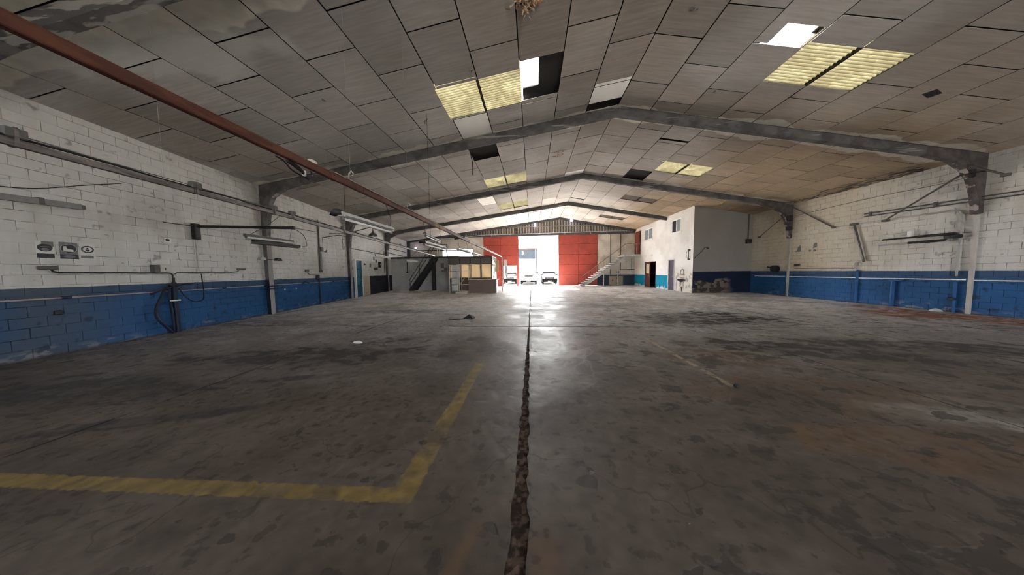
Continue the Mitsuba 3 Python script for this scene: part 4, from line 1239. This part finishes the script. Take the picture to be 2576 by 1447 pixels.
part(k, 'knob', onleft(rbx(.02, .10, 12.66, 12.80, 2.70, 2.84, .02)), 'mat_lamp_dark')

# ------------------------------------------------------------------ left wall fittings
def sign(key, label, y0, y1, z0, z1, style):
    k = thing(key, label, 'sign')
    part(k, 'plate', onleft(bx(.001, .006, y0, y1, z0, z1)), 'mat_paper')
    yc, zc, r = .5 * (y0 + y1), z0 + .62 * (z1 - z0), .36 * (y1 - y0)

    def flat(poly, m, e):
        part(k, 'print', onleft(prism(poly, 'x', .0062, .0062 + e)), m)
    disk = shapely.Point(yc, zc).buffer(r, 24)
    wide = shapely.affinity.scale(disk, 1.16, 1.0)
    bandp = sbox(y0 + .004, z0 + .002, y1 - .004, z0 + .27 * (z1 - z0))
    if style == 0:          # round head with a visor
        flat(sbox(y0 + .07, zc + .02, y1 - .002, z1 - .002).difference(shapely.affinity.scale(wide, 1.02, 1.02)), 'mat_ink_grey', .0006)
        flat(wide, 'mat_ink', .0008)
        flat(shapely.union_all([sbox(yc - .055, zc + .01, yc + .055, zc + .025), shapely.affinity.scale(shapely.Point(yc, zc - .035).buffer(.04), 1.1, .7)]), 'mat_ink_grey', .0012)
        flat(shapely.union_all([bandp.difference(shapely.affinity.scale(disk, 1.25, .8).buffer(0))]), 'mat_ink', .0007)
    elif style == 1:        # boot
        flat(sbox(y0 + .004, z0 + .27 * (z1 - z0), y1 - .004, z1 - .002).difference(shapely.affinity.scale(wide, 1.05, 1.05)), 'mat_ink_grey', .0006)
        flat(wide, 'mat_ink', .0008)
        flat(Polygon([(yc - .07, zc + .04), (yc - .03, zc + .05), (yc - .02, zc + .0), (yc + .055, zc - .02), (yc + .06, zc - .06), (yc - .065, zc - .06)]), 'mat_paper', .0012)
        flat(bandp, 'mat_ink', .0007)
        flat(shapely.affinity.scale(shapely.Point(yc, z0 + .15 * (z1 - z0)).buffer(.07), 1.1, .42), 'mat_ink_grey', .0011)
    else:                   # ring with a small figure
        flat(wide.difference(wide.buffer(-.016)), 'mat_ink', .0008)
        flat(shapely.affinity.scale(wide, .80, .80).difference(shapely.affinity.scale(wide, .70, .70)), 'mat_ink_grey', .0008)
        flat(shapely.union_all([shapely.Point(yc, zc + .02).buffer(.016), sbox(yc - .028, zc - .03, yc + .028, zc - .002), Polygon([(yc - .02, zc - .03), (yc + .02, zc - .03), (yc, zc - .05)])]), 'mat_ink', .0009)
        flat(sbox(y0 + .006, z0 + .02, y1 - .03, z0 + .08), 'mat_ink_grey', .0007)
    return k


sign('safety_sign', 'left safety sign, dark round head with a visor, above the junction box', 4.165, 4.375, 1.93, 2.26, 0)
sign('safety_sign', 'middle safety sign, pale boot on a dark disc', 4.43, 4.67, 1.925, 2.27, 1)
sign('safety_sign', 'right safety sign, thin ring round a small figure on white', 4.69, 4.90, 1.93, 2.275, 2)


def onpipe(pts, r, n=8):
    return tube([lw(y, o, z) for y, o, z in pts], r, n)


k = thing('conduit_run', 'dark conduit from a junction box under the safety signs to the blue riser', 'conduit')
part(k, 'pipe', onpipe([(4.28, .04, 1.72), (4.31, .04, 1.665), (4.38, .04, 1.645), (6.10, .04, 1.63), (6.16, .04, 1.62), (6.19, .04, 1.57), (6.19, .04, 1.36)], .016), 'mat_black')
part(k, 'junction', onleft(rbx(.005, .07, 4.15, 4.36, 1.705, 1.775, .01)), 'mat_lamp_dark')
k = thing('conduit_run', 'thin conduit from a small box left of the first whole column to the blue riser', 'conduit')
part(k, 'pipe', onpipe([(6.24, .04, 1.60), (6.30, .04, 1.64), (7.85, .04, 1.655), (7.98, .04, 1.68), (8.03, .04, 1.73)], .013), 'mat_lamp_dark')
part(k, 'junction', onleft(rbx(.005, .07, 7.98, 8.25, 1.72, 1.785, .01)), 'mat_lamp_dark')
k = thing('fuse_box', 'pale fuse box on the left wall, open on its dark side', 'electrical box')
part(k, 'case', onleft(rbx(.002, .12, 5.88, 6.12, 1.66, 1.85, .01)), 'mat_off_white')
part(k, 'side', onleft(bx(.002, .115, 5.77, 5.88, 1.67, 1.84)), 'mat_lamp_dark')
part(k, 'slot', onleft(bx(.12, .124, 5.97, 5.99, 1.70, 1.77)), 'mat_ink')
k = thing('wall_switch', 'little white wall switch with a black face above the fuse box', 'switch')
part(k, 'case', onleft(rbx(.002, .03, 6.10, 6.25, 2.44, 2.57, .008)), 'mat_white_paint')
part(k, 'face', onleft(bx(.03, .034, 6.12, 6.20, 2.49, 2.55)), 'mat_ink')
k = thing('blue_riser', 'blue-painted riser pipe pair on the near left wall with hoses', 'pipe')
part(k, 'pipe', onpipe([(6.19, .05, .0), (6.19, .05, 1.38)], .045, 10), 'mat_navy')
part(k, 'pipe', onpipe([(6.08, .05, 1.20), (6.06, .05, 1.0), (6.10, .05, .5), (6.10, .05, 0)], .028), 'mat_navy')
part(k, 'clamp', onleft(rbx(.02, .11, 6.05, 6.27, .86, .90, .01)), 'mat_white_paint')
part(k, 'shutoff', onpipe([(6.19, .05, 1.36), (6.19, .05, 1.50)], .028), 'mat_black')
part(k, 'collar', onleft(rbx(.01, .11, 6.08, 6.26, 1.26, 1.33, .015)), 'mat_black')
k = thing('hose', 'dark blue hose bowing down to the floor beside the blue riser', 'hose')
part(k, 'hose', tube(curve([lw(y, .095, z) for y, z in ((5.98, 1.24), (5.88, 1.05), (5.74, .72), (5.74, .48), (5.86, .26), (6.0, .06), (6.04, .015))], 8), .030), 'mat_navy')
k = thing('hose', 'thin black hose looping down right of the blue riser', 'hose')
part(k, 'hose', tube(curve([lw(y, .08, z) for y, z in ((6.26, 1.22), (6.38, .98), (6.58, .80), (6.80, .82), (6.86, 1.0), (6.84, 1.6))], 8), .012, 6), 'mat_cable')
k = thing('air_hose', 'black air hose lying across the top of the blue riser', 'hose')
part(k, 'hose', tube(curve([lw(y, .14, z) for y, z in ((5.62, 1.10), (5.85, 1.18), (6.10, 1.27), (6.35, 1.31), (6.62, 1.345))], 8), .020), 'mat_cable')
k = thing('service_pipe', 'thin pale service pipe running along the blue dado of the left wall', 'pipe')
for a, b in ((3.0, 6.05), (6.3, 8.98), (9.3, 12.07), (12.18, 14.85)):
    part(k, 'pipe', onpipe([(a, .035, 1.135), (b, .035, 1.135)], .016), 'mat_pink_pipe')
for y in (4.43, 7.5, 9.02, 11.0, 13.3):
    part(k, 'clip', onleft(rbx(.0, .06, y - .06, y + .06, 1.11, 1.165, .01)), 'mat_navy')
mat('pink_pipe', (.34, .27, .26), rough=.5)
k = thing('pipe_tap', 'small dark tap lever on the service pipe right of the left column', 'tap')
part(k, 'lever', onpipe([(10.9, .05, 1.14), (11.05, .09, 1.20), (11.3, .12, 1.13)], .02, 6), 'mat_black')
k = thing('black_plug', 'small black plug low on the blue dado of the near left wall', 'plug')
part(k, 'cap', onleft(rbx(.0, .05, 4.27, 4.36, .80, .89, .015)), 'mat_black')
k = thing('thin_wire', 'thin wire strung along the near left wall below the cable rail', 'wire')
part(k, 'wire', tube(curve([lw(y, .03, z) for y, z in ((3.4, 3.14), (3.9, 3.18), (4.3, 3.28), (4.8, 3.5), (5.4, 3.75))], 6), .007, 6), 'mat_cable')
for n, (y, lab, m) in enumerate(((8.67, 'pale shaded lamp head on the left face of the column', 'mat_lamp_grey'), (9.40, 'black shaded lamp head on the right face of the column', 'mat_black'))):
    k = thing('column_lamp', lab, 'lamp')
    s = -1 if n == 0 else 1
    yc = 9.17
    part(k, 'arm', rod(lw(yc, .17, 2.14), lw(y, .26, 2.14), .015, 6), 'mat_lamp_dark')
    part(k, 'shade', onleft(prism([(y - .14, 2.10), (y + .14, 2.10), (y + .10, 2.20), (y - .06, 2.21)], 'x', .20, .32)), m)
k = thing('column_pipe', 'white pipe up the right side of the first whole left column with a clamp', 'pipe')
part(k, 'pipe', onpipe([(9.34, .06, 0), (9.34, .06, 1.05), (9.32, .06, 1.30), (9.32, .06, 2.6)], .022), 'mat_off_white')
part(k, 'clamp', onleft(rbx(.0, .22, 9.0, 9.42, .98, 1.02, .008)), 'mat_navy')
part(k, 'clamp', onleft(rbx(.0, .22, 9.0, 9.42, 1.09, 1.13, .008)), 'mat_navy')
k = thing('conduit_riser', 'dark conduit pair rising from the floor between the two left columns', 'conduit')
part(k, 'pipe', onpipe([(12.12, .04, 0), (12.12, .04, 1.5)], .030), 'mat_navy')
part(k, 'pipe', onpipe([(12.28, .04, 1.75), (12.28, .04, 4.3)], .032), 'mat_lamp_dark')
part(k, 'pipe', onpipe([(12.45, .03, 1.7), (12.45, .03, 2.7)], .018, 6), 'mat_lamp_grey')
part(k, 'branch', onpipe([(12.15, .04, 1.50), (11.5, .04, 1.52), (11.38, .04, 1.58), (11.34, .04, 1.66)], .018), 'mat_lamp_dark')
part(k, 'junction', onleft(rbx(.0, .08, 11.2, 11.42, 1.66, 1.78, .015)), 'mat_lamp_dark')
part(k, 'junction', onleft(rbx(.0, .08, 12.2, 12.42, 1.64, 1.76, .015)), 'mat_lamp_dark')
part(k, 'dangling_plug', onleft(rbx(.03, .14, 11.85, 12.05, 1.28, 1.50, .04)), 'mat_black')
for n, y in enumerate((9.98, 10.62)):
    k = thing('socket_cap', 'round white cap on the blue dado right of the left column, ' + ('nearer of two' if n == 0 else 'farther of two'), 'cap')
    part(k, 'cap', onleft(lathe([(0, .012), (.03, .012), (.038, 0), (0, 0)], 16).apply_transform(trimesh.transformations.rotation_matrix(math.pi / 2, [0, 1, 0])).apply_translation((.002, y, .92))), 'mat_white_paint')

# blue door in the left wall and the fittings past it
k = thing('door_6', 'narrow blue glazed door in a white frame past the second left column', kind='structure')
part(k, 'frame', onleft(prism(sbox(15.56, 0, 16.56, 2.50).difference(sbox(15.70, -.1, 16.50, 2.42)), 'x', -.05, .10)), 'mat_white_paint')
part(k, 'leaf', onleft(prism(sbox(15.72, .02, 16.48, 2.41).difference(shapely.union_all([sbox(15.80, .82, 16.30, 1.30), sbox(15.80, 1.36, 16.30, 1.82), sbox(15.80, 1.88, 16.30, 2.32)])), 'x', .01, .05)), 'mat_teal_door')
for z0, z1 in ((.82, 1.30), (1.36, 1.82), (1.88, 2.32)):
    part(k, 'pane', onleft(bx(.02, .026, 15.80, 16.30, z0, z1)), 'mat_pane_cyan')
part(k, 'handle', onleft(rod((.09, 16.36, 1.12), (.09, 16.22, 1.12), .015)), 'mat_steel')
for n, (y0, y1, z0, z1, m, lab, kk, cc) in enumerate(((18.35, 18.6, 2.55, 2.78, 'mat_ink_grey', 'grey notice high on the left wall past the blue door', 'notice', 'notice'), (18.75, 19.0, 2.38, 2.62, 'mat_ink_grey', 'grey notice second from the blue door', 'notice', 'notice'), (17.75, 18.0, 2.02, 2.28, 'mat_ink_grey', 'grey notice lowest past the blue door', 'notice', 'notice'))):
    k = thing(kk, lab, cc)
    part(k, 'sheet', onleft(bx(.002, .008, y0, y1, z0, z1)), m)
k = thing('black_case', 'black case with a pale square on the left wall past the blue door', 'case')
part(k, 'case', onleft(rbx(.0, .12, 19.2, 19.55, 2.02, 2.46, .03)), 'mat_black')
part(k, 'face', onleft(rbx(.12, .14, 19.28, 19.42, 2.2, 2.34, .01)), 'mat_lamp_grey')
k = thing('wall_valve', 'dark valve cluster on the left wall past the blue door', 'valve')
part(k, 'body', onleft(rbx(.0, .14, 18.35, 18.85, 1.84, 1.98, .04)), 'mat_lamp_dark')
part(k, 'wheel', onleft(trimesh.creation.torus(.09, .02, 16, 6).apply_transform(trimesh.transformations.rotation_matrix(math.pi / 2, [0, 1, 0])).apply_translation((.16, 18.6, 1.92))), 'mat_lamp_dark')
k = thing('black_plug', 'small black plug on the left wall beside the blue door', 'plug')
part(k, 'cap', onleft(rbx(.0, .07, 16.92, 17.06, 2.14, 2.26, .03)), 'mat_black')
k = thing('wall_conduits', 'long dark conduits along the left wall past the second column', 'conduit')
part(k, 'pipe', onpipe([(15.1, .04, 3.15), (21.2, .04, 3.10)], .022, 6), 'mat_lamp_dark')
part(k, 'pipe', onpipe([(20.9, .05, 3.75), (26.3, .05, 3.72)], .03, 6), 'mat_lamp_dark')
part(k, 'pipe', onpipe([(20.9, .05, 4.30), (26.3, .05, 4.15)], .025, 6), 'mat_lamp_dark')
part(k, 'pipe', onpipe([(20.9, .05, 3.32), (26.3, .05, 3.25)], .03, 6), 'mat_lamp_dark')
part(k, 'drop', onpipe([(20.3, .05, 1.55), (20.3, .05, 3.4)], .03, 6), 'mat_lamp_dark')
part(k, 'drop', onpipe([(20.6, .05, 1.75), (20.6, .05, 3.6)], .02, 6), 'mat_lamp_dark')
k = thing('wall_hook', 'black rod with a foot hanging on the front of the block room', 'rod')
part(k, 'rod', rod((-11.05, MY - .04, 1.62), (-11.05, MY - .04, 2.48), .04), 'mat_black')
part(k, 'foot', rbx(-11.16, -10.98, MY - .08, MY - .0, 1.56, 1.63, .01), 'mat_black')

# ------------------------------------------------------------------ right wall fittings
rw = lambda y, o, z: (XR - o, y, z)
for n, (a, b, lab) in enumerate((((9.30, .32, 4.45), (11.19, .14, 3.34), 'slanting steel stay from the near right column towards the far end'), ((9.05, .55, 4.60), (8.2, .9, 4.02), 'slanting steel stay from the near right column towards the camera'),
                                 ((14.75, .10, 4.72), (12.96, .05, 3.37), 'slanting steel stay from the far right column towards the camera'), ((15.0, .10, 4.55), (16.8, .06, 3.45), 'thin slanting stay from the far right column to the junction box'))):
    k = thing('wall_stay', lab, 'stay')
    part(k, 'rod', rod(rw(*a), rw(*b), .028 if n < 3 else .016), 'mat_lamp_dark')
    part(k, 'foot', rbx(XR - b[1] - .04, XR - .0 if n != 1 else XR - b[1] + .04, b[0] - .07, b[0] + .07, b[2] - .04, b[2] + .04, .01), 'mat_lamp_dark')
k = thing('conduit_pair', 'pair of dark conduits along the near right wall, crossing the column', 'conduit')
for z in (0, -.105):
    part(k, 'pipe', rod(rw(6.4, .06, 3.575 + z), rw(11.88, .06, 3.745 + z), .022), 'mat_lamp_dark')
for y in (8.2, 10.0, 11.7):
    part(k, 'clip', rbx(XR - .09, XR, y - .03, y + .03, 3.51 + (y - 8.2) * .03, 3.69 + (y - 8.2) * .03, .01), 'mat_lamp_dark')
k = thing('wall_cable', 'thin cable sagging across the upper right wall between the columns', 'cable')
part(k, 'wire', tube(curve([rw(14.7, .04, 4.28), rw(13.3, .04, 4.33), rw(11.5, .04, 4.36), rw(9.9, .04, 4.32), rw(9.4, .05, 4.36)], 6), .009, 6), 'mat_lamp_dark')
k = thing('wall_cable', 'pale cable running level across the right wall at the foot of the stays', 'cable')
part(k, 'wire', tube(curve([rw(17.2, .03, 3.35), rw(14.1, .03, 3.40), rw(11.2, .03, 3.33), rw(9.6, .03, 3.42)], 6), .014, 6), 'mat_off_white')
k = thing('batten_lamp', 'thin batten lamp hanging aslant down the right wall', 'lamp', 'batten lamps')
a, b = np.array(rw(12.18, .07, 3.38)), np.array(rw(11.78, .07, 1.76))
part(k, 'housing', rod(a, b, .035, 8), 'mat_lamp_dark')
part(k, 'tube', rod(a + [-.05, 0, -.1], b + [-.05, 0, .1], .014, 8), 'mat_lamp_grey')
part(k, 'bracket', rbx(XR - .12, XR, 12.08, 12.32, 3.34, 3.44, .01), 'mat_lamp_dark')
for n, (y0, y1, z, lab) in enumerate(((9.45, 11.2, 2.60, 'upper of two dark lamp bars jutting along the near right wall'), (9.60, 11.28, 2.40, 'lower of two lamp bars along the near right wall, pale along its edge'))):
    k = thing('lamp_bar', lab, 'lamp')
    part(k, 'bar', rod(rw(y0, .14, z), rw(y1, .14, z - .01), .030), 'mat_black' if n == 0 else 'mat_lamp_grey')
    part(k, 'sleeve', rod(rw(y0 + .05, .14, z), rw(y0 + .9, .14, z), .042), 'mat_black')
    part(k, 'bracket', rbx(XR - .14, XR, y0 + .12, y0 + .22, z - .03, z + .03, .01), 'mat_black')
k = thing('lamp_ballast', 'black ballast lump joining the two lamp bars on the right wall', 'ballast')
part(k, 'case', rbx(XR - .30, XR - .02, 9.38, 9.62, 2.44, 2.56, .03), 'mat_black')
part(k, 'cord', tube(curve([rw(9.6, .2, 2.42), rw(9.85, .24, 2.36), rw(10.1, .2, 2.42)], 8), .018, 6), 'mat_black')
k = thing('wall_box', 'little white box on the right wall above the lamp bars', 'electrical box')
part(k, 'case', rbx(XR - .12, XR, 10.47, 10.58, 2.60, 2.84, .015), 'mat_white_paint')
part(k, 'side', rbx(XR - .10, XR, 10.585, 10.74, 2.70, 2.82, .01), 'mat_lamp_grey')
k = thing('service_pipe', 'white service pipe running along the blue dado of the right wall', 'pipe')
for a, b in ((6.4, 9.10), (9.26, 11.93), (12.03, 14.85), (15.1, 17.0)):
    part(k, 'pipe', rod(rw(a, .04, 1.085), rw(b, .04, 1.075), .020), 'mat_white_paint')
k = thing('blue_post', 'blue riser with a hooked top on the right wall, left of the blue stand pipe', 'pipe')
part(k, 'pipe', rod(rw(11.98, .05, 0), rw(11.98, .05, 1.42), .035), 'mat_blue_pipe')
part(k, 'hook', tube(curve([rw(11.98, .05, 1.42), rw(12.10, .05, 1.58), rw(12.05, .05, 1.74), rw(11.88, .05, 1.70), rw(11.86, .05, 1.55)], 8), .016, 6), 'mat_lamp_grey')
part(k, 'branch', rod(rw(12.1, .05, 1.50), rw(14.6, .05, 1.52), .020), 'mat_rail_brown')
k = thing('stand_pipe', 'blue stand pipe with a crosspiece on the right wall between the columns', 'pipe')
part(k, 'pipe', rod(rw(10.88, .06, 0), rw(10.88, .06, 1.02), .055, 10), 'mat_blue_pipe')
part(k, 'crosspiece', rbx(XR - .12, XR - .01, 10.62, 11.0, .98, 1.05, .02), 'mat_blue_pipe')
k = thing('column_pipe', 'pale pipe bending round the near right column with a blue foot', 'pipe')
part(k, 'pipe', tube(curve([rw(10.2, .05, 3.36), rw(9.62, .05, 3.34), rw(9.46, .05, 3.20), rw(9.44, .05, 2.6), rw(9.44, .05, 1.2)], 8), .026), 'mat_lamp_grey')
part(k, 'foot', rod(rw(9.44, .05, .0), rw(9.44, .05, 1.0), .032), 'mat_blue_pipe')
part(k, 'tap', rbx(XR - .12, XR - .02, 9.40, 9.55, .40, .50, .02), 'mat_navy')
k = thing('plaster_heap', 'little heap of white plaster at the foot of the near right column', 'rubble')
m = trimesh.creation.icosphere(3, .09)
m.vertices = m.vertices * [1.0, 1.5, .9] * (1 + .5 * (meshkit.noise(m.vertices * 22)[:, None] - .5))
m.vertices[:, 2] = np.maximum(m.vertices[:, 2], 0)
part(k, 'heap', m.apply_translation((XR - .16, 9.72, 0)), 'mat_off_white', smooth=True)
for n, (y, lab) in enumerate(((14.55, 'small dark torn poster on the right wall, nearest the far right column'), (13.80, 'small dark spotted poster on the right wall, farther from the far right column'))):
    k = thing('poster', lab, 'poster')
    if n == 0:
        part(k, 'sheet', prism([(y - .16, 2.38), (y + .12, 2.38), (y + .02, 2.46), (y - .02, 2.62), (y - .13, 2.72)], 'x', XR - .008, XR - .002), 'mat_ink_grey')
    else:
        part(k, 'sheet', prism([(y - .16, 2.55), (y + .02, 2.50), (y - .02, 2.74), (y - .15, 2.76)], 'x', XR - .008, XR - .002), 'mat_ink_grey')
        part(k, 'spot', prism(shapely.Point(y + .15, 2.40).buffer(.05), 'x', XR - .008, XR - .002), 'mat_ink_grey')
        part(k, 'spot', prism(shapely.Point(y - .06, 2.40).buffer(.055), 'x', XR - .008, XR - .002), 'mat_ink_grey')
k = thing('round_fitting', 'dark round fitting on the shaded right wall behind the far column', 'fitting')
part(k, 'drum', lathe([(0, -.09), (.20, -.09), (.20, -.07), (.11, -.05), (.11, .05), (.20, .07), (.20, .09), (0, .09)], 20).apply_transform(trimesh.transformations.rotation_matrix(math.pi / 2, [0, 1, 0])).apply_translation((XR - .14, 15.6, 1.50)), 'mat_black')
part(k, 'spout', rod(rw(15.7, .1, 1.55), rw(16.15, .06, 1.62), .035), 'mat_black')
k = thing('wall_lever', 'short dark lever on the right wall just in front of the far column', 'lever')
part(k, 'bar', rbx(XR - .10, XR - .01, 14.35, 14.62, 1.66, 1.73, .02), 'mat_black')
for n, (z, lab) in enumerate(((3.55, 'black box on the left side of the far right column, lower of two'), (4.05, 'black box higher on the left side of the far right column'))):
    k = thing('column_box', lab, 'electrical box')
    part(k, 'case', rbx(XR - .34, XR - .16, 14.72, 14.87, z, z + .18 + .1 * n, .02), 'mat_black')
    part(k, 'bracket', rod((XR - .2, 14.80, z + .09), (XR - .05, 14.80, z + .09), .02, 6), 'mat_black')
k = thing('column_clamp', 'dark clamp rods crossing the head of the near right column', 'clamp')
part(k, 'rod', rod((XR - .62, 9.0, 4.34), (XR - .10, 9.0, 4.42), .022), 'mat_black')
part(k, 'plate', rbx(XR - .52, XR - .40, 9.0, 9.08, 4.24, 4.48, .02), 'mat_black')

# ------------------------------------------------------------------ loose things of the ceiling and the floor
def rag(n, c, spread, size, seed, mt=None):
    r = np.random.default_rng(seed)
    out = []
    for _ in range(n):
        p = np.array(c) + r.normal(size=3) * spread
        d = r.normal(size=3) * size
        e = r.normal(size=3) * size * .35
        out.append(trimesh.convex.convex_hull(np.array([p, p + d, p + e, p + d * .6 + e, p + [.006, .004, .008], p + d + [.004, .008, .006]])))
    return cat(out)


k = thing('nest', 'brown tangle of torn insulation hanging from the ceiling at the top edge', 'insulation')
part(k, 'tangle', rag(90, (-.05, 4.96, 6.47), np.array([.11, .08, .05]), np.array([.09, .07, .07]), 3), 'mat_insulation', kind='stuff')
k = thing('insulation_tuft', 'pale tuft of torn board hanging from the ceiling left of the ridge', 'insulation')
part(k, 'tangle', rag(26, (1.20, 11.70, 6.70), np.array([.09, .12, .05]), np.array([.09, .09, .08]), 5), 'mat_insulation', kind='stuff')
k = thing('hanging_strip', 'dark strip dangling from the missing board behind the second frame', 'strip')
part(k, 'strip', tube(curve([(-2.34, 9.95, rz(-2.3, 9.95)), (-2.30, 10.0, 5.95), (-2.27, 10.05, 5.72), (-2.28, 10.05, 5.35)], 8), .016, 6), 'mat_cable')
k = thing('torn_edge', 'ragged torn boards and laths along the eave of the right wall between the columns', 'torn boards')
r = np.random.default_rng(11)
ms = []
for i in range(120):
    y = r.uniform(10.2, 15.0)
    x = XR - .05 - abs(r.normal()) * .22
    L = r.uniform(.06, .35)
    a = r.uniform(-.5, .5)
    z = rz(x, y) - .012 - r.uniform(0, .05)
    ms.append(move(bx(-.02 - r.uniform(0, .04), .02, -L / 2, L / 2, 0, .02), (x, y, z), a))
part(k, 'laths', cat(ms[:60]), 'mat_lamp_dark', kind='stuff')
part(k, 'flakes', cat(ms[60:]), 'mat_panel_1', kind='stuff')
for i, (x, y, s) in enumerate(((-4.94, 5.98, .07), (-5.56, 6.1, .05), (-3.09, 7.59, .06), (5.21, 7.92, .05), (-1.42, 6.23, .06), (3.38, 5.87, .07))):
    k = thing('board_hook', ['dark fitting stuck to the ceiling boards left of the red rail, larger of two', 'dark fitting stuck to the ceiling boards left of the red rail, smaller of two', 'dark torn chip below the left skylight', 'dark chip in the boards right of the ridge', 'black clip at the corner above the left skylight', 'small grey fitting near the top right of the ridge'][i], 'fitting')
    part(k, 'chip', rag(5, (x, y, rz(x, y) - .02), np.array([.02, .02, .01]), np.array([s, s, .05]) * .7, 20 + i), 'mat_lamp_dark', kind='stuff')
k = thing('hole_patch', 'dark diamond-shaped hole patch in the ceiling at the far right', 'patch')
part(k, 'patch', slab_xy(affinity.rotate(sbox(9.60, 7.12, 9.86, 7.32), 20), -.006, -.001), 'mat_black')
k = thing('rubber_scrap', 'black scrap of rubber curled up on the floor left of the middle joint', 'scrap')
part(k, 'flap', trimesh.convex.convex_hull(np.array([(-2.28, 8.2, 0), (-1.98, 8.1, 0), (-1.93, 8.5, 0), (-2.12, 8.35, .13), (-2.3, 8.25, .01), (-1.95, 8.15, .02)])), 'mat_rubber')
part(k, 'tail', beam((-2.7, 7.95, .008), (-2.2, 8.2, .01), .07, .014), 'mat_rubber')
k = thing('plaster_crumb', 'small white crumb of plaster lying on the oil stain at left', 'rubble')
m = trimesh.creation.icosphere(2, .05)
m.vertices = m.vertices * [2.2, .8, .6] * (1 + .5 * (meshkit.noise(m.vertices * 40)[:, None] - .5))
part(k, 'crumb', m.apply_translation((-3.86, 5.25, .022)), 'mat_white_paint')
k = thing('dark_lump', 'small dark lump on the floor at the near end of the right-hand worn line', 'debris')
part(k, 'lump', rbx(2.60, 2.66, 3.39, 3.44, 0, .05, .015), 'mat_rubber')

# glowing globes added in place of daylight holes at the gable
for n, (x, z, r_, lab) in enumerate(((4.05, 6.66, .14, 'glowing globe standing for a daylight hole under the ridge, right of the doorway'), (.35, 6.35, .11, 'glowing globe standing for a daylight hole above the doorway'), (-12.3, 4.18, .09, 'glowing globe standing for a daylight hole at the far left gable corner'))):
    k = thing('round_lamp', lab, 'lamp')
    y = YG - .30 if n < 2 else YG - .5
    gl = part(k, 'globe', trimesh.creation.icosphere(2, r_).apply_translation((x, y, z)), 'mat_tube_white', smooth=True)
    scene[gl]['emitter'] = {'type': 'area', 'radiance': {'type': 'rgb', 'value': [.16, .15, .19]}}
    part(k, 'bracket', rod((x, y + r_ - .01, z), (x, YG - .0, z + .02), .02, 6), 'mat_lamp_dark')

# repeats of a kind share a group
_base = lambda k: k[:-4] if k[-4:-3] == '_' and k[-3:].isdigit() else k
_tops = [k for k, d in labels.items() if '__' not in k and d.get('kind') is None]
for k in _tops:
    if sum(_base(q) == _base(k) for q in _tops) > 1 and 'group' not in labels[k]:
        labels[k]['group'] = _base(k).replace('_', ' ') + 's'
for k in _tops:
    if 'category' not in labels[k]: labels[k]['category'] = _base(k).split('_')[-1]
